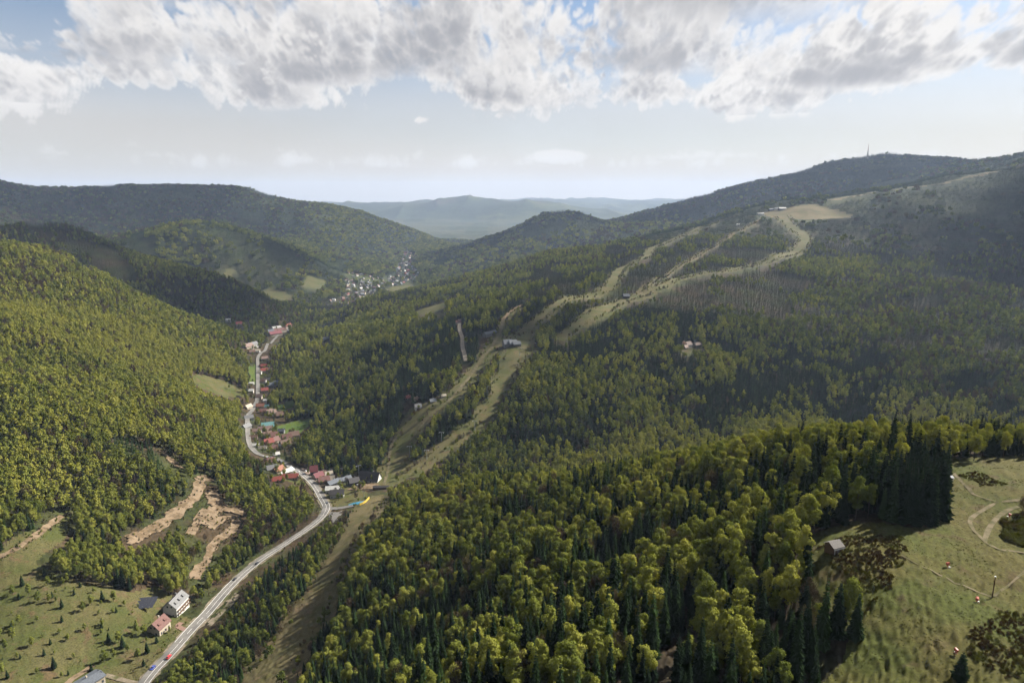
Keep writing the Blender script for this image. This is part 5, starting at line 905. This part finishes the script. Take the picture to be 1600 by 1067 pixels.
cl=('black car on the road between the woods','black car on the road nearing the bare earth cuts','dark car entering the bend at the junction','red car on the road beside the cream house','blue car at the bottom of the road','silver car by the parking lot','white car in the village bend','dark car on the straight past the village','silver car farther up the straight')
for i,(x,y,c,dr) in enumerate(CARS):
    j=int(np.argmin(np.hypot(ROADS[:,0]-x,ROADS[:,1]-y))); j=min(max(j,1),len(ROADS)-2); t=ROADS[j+1]-ROADS[j-1]; t/=np.linalg.norm(t); sgn=1 if dr=='u' else -1; n=np.array([t[1],-t[0]])*1.8*sgn; p=ROADS[j]+n
    car(float(p[0]),float(p[1]),c,math.atan2(t[1]*sgn,t[0]*sgn),cl[i],'cars on the valley road',float(ground(*p))+.85)
for i,(x,y,c) in enumerate(PARKED):
    w='at the middle lift station' if i<7 else 'on the dirt lot by the lift' if i<9 else 'on the paved lot by the road'
    car(x,y,c,.7*i,f'{c} car parked {w}'+('' if i not in (2,3,5) else ', '+{2:'upper one',3:'rightmost one',5:'lower one'}[i]),'parked cars '+w,float(ground(x,y))+.45)
x,y=MISC['bus']; j=int(np.argmin(np.hypot(ROADS[:,0]-x,ROADS[:,1]-y))); t=ROADS[j+1]-ROADS[j-1]; o=obj('bus',None,None,(x,y,float(ground(x,y))+.8),math.atan2(t[1],t[0])); tag(o,'white bus standing beside the road by the parking lot','bus')
obj('body',mesh('body',*box(0,0,.4,3.1,11,2.5),[mat('car_white',CARC['white'],.3,.5)]),o); obj('side_window',mesh('side_window',*join(box(0,-1.27,1.6,2.5,10,.05),box(0,1.27,1.6,2.5,10,.05)),[GLASS]),o)
for a in (-3.5,3.6):
    for q in (-1.1,1.1): obj('wheel',mesh('wheel',*tube((a,q-.15,.45),(a,q+.15,.45),.47,.47,10),[TYRE]),o)
# ------------------------------------------------------------------ clouds whose shade lies on the slopes
def cloud_mat():
    m=bpy.data.materials.new('cloud_vapour'); m.use_nodes=True; t=m.node_tree; t.nodes.clear(); k=NT(t); out=k.n('ShaderNodeOutputMaterial')
    d=k.n('ShaderNodeBsdfDiffuse',ins={0:(.9,.9,.9,1)}); tl=k.n('ShaderNodeBsdfTranslucent',ins={0:(.9,.9,.9,1)}); mx=k.n('ShaderNodeMixShader',ins={0:.35,1:d.outputs[0],2:tl.outputs[0]})
    at=k.n('ShaderNodeAttribute',attribute_name='wisp').outputs['Fac']; tp=k.n('ShaderNodeBsdfTransparent'); o=k.n('ShaderNodeMixShader',ins={0:at,1:tp.outputs[0],2:mx.outputs[0]}); t.links.new(o.outputs[0],out.inputs[0]); return m
CV=cloud_mat()
import bmesh
def cloud(gx,gy,rx,ry,H,seed,rot=0.,thick=.5):
    """a cumulus body drifting H above camera level whose shade falls round (gx,gy)"""
    z=float(ground(gx,gy)); s=(H-z)/SUNV[2]; c=np.array([gx,gy,z])+SUNV*s
    bm=bmesh.new(); bmesh.ops.create_icosphere(bm,subdivisions=5,radius=1.); P=np.array([v.co[:] for v in bm.verts])
    n=np.zeros(len(P)); a=np.arctan2(P[:,1],P[:,0])
    for q,(f,am) in enumerate(((1.6,.34),(3.4,.22),(7.,.12))): n+=am*vnoise(P[:,0]*f+seed*3.1+P[:,2]*f*.7,P[:,1]*f+seed*1.7-P[:,2]*f*.4,q+seed)
    rho=np.hypot(P[:,0],P[:,1]); wisp=np.clip((1.02-rho)*1.8+.5*n,0,1)*.91
    P=P*(1+n)[:,None]; h=min(rx,ry)*thick; P=P*np.array([rx,ry,h]); P[:,2]=np.where(P[:,2]<0,P[:,2]*.35,P[:,2])
    ca,sa=math.cos(rot),math.sin(rot); P=np.stack([P[:,0]*ca-P[:,1]*sa,P[:,0]*sa+P[:,1]*ca,P[:,2]],1)
    for v,p in zip(bm.verts,P): v.co=p
    me=bpy.data.meshes.new('cloud'); bm.to_mesh(me); bm.free(); me.materials.append(CV); wa=me.attributes.new('wisp','FLOAT','POINT'); wa.data.foreach_set('value',wisp.astype(np.float32)); o=obj('cloud',me,None,tuple(c)); tag(o,'cumulus cloud drifting over the valley','cloud','clouds above the valley',kind='stuff')
for a in CLOUDS: cloud(*a)
# ------------------------------------------------------------------ haze in the valley air
hz=bpy.data.materials.new('haze_air'); hz.use_nodes=True; t=hz.node_tree; t.nodes.clear(); k=NT(t); out=k.n('ShaderNodeOutputMaterial')
v=k.n('ShaderNodeVolumePrincipled',ins={'Color':HAZE_C,'Density':HAZE_D,'Anisotropy':.12}); t.links.new(v.outputs[0],out.inputs['Volume'])
zlo=float(GZ.min())-60; zhi=float(GZ.max())+140
hb=obj('haze',mesh('haze',*box(0,11000,zlo,zhi,58000,38000),[hz])); tag(hb,kind='stuff'); hb['label']='thin bluish haze in the valley air'
print('ground range',GZ.min(),GZ.max())
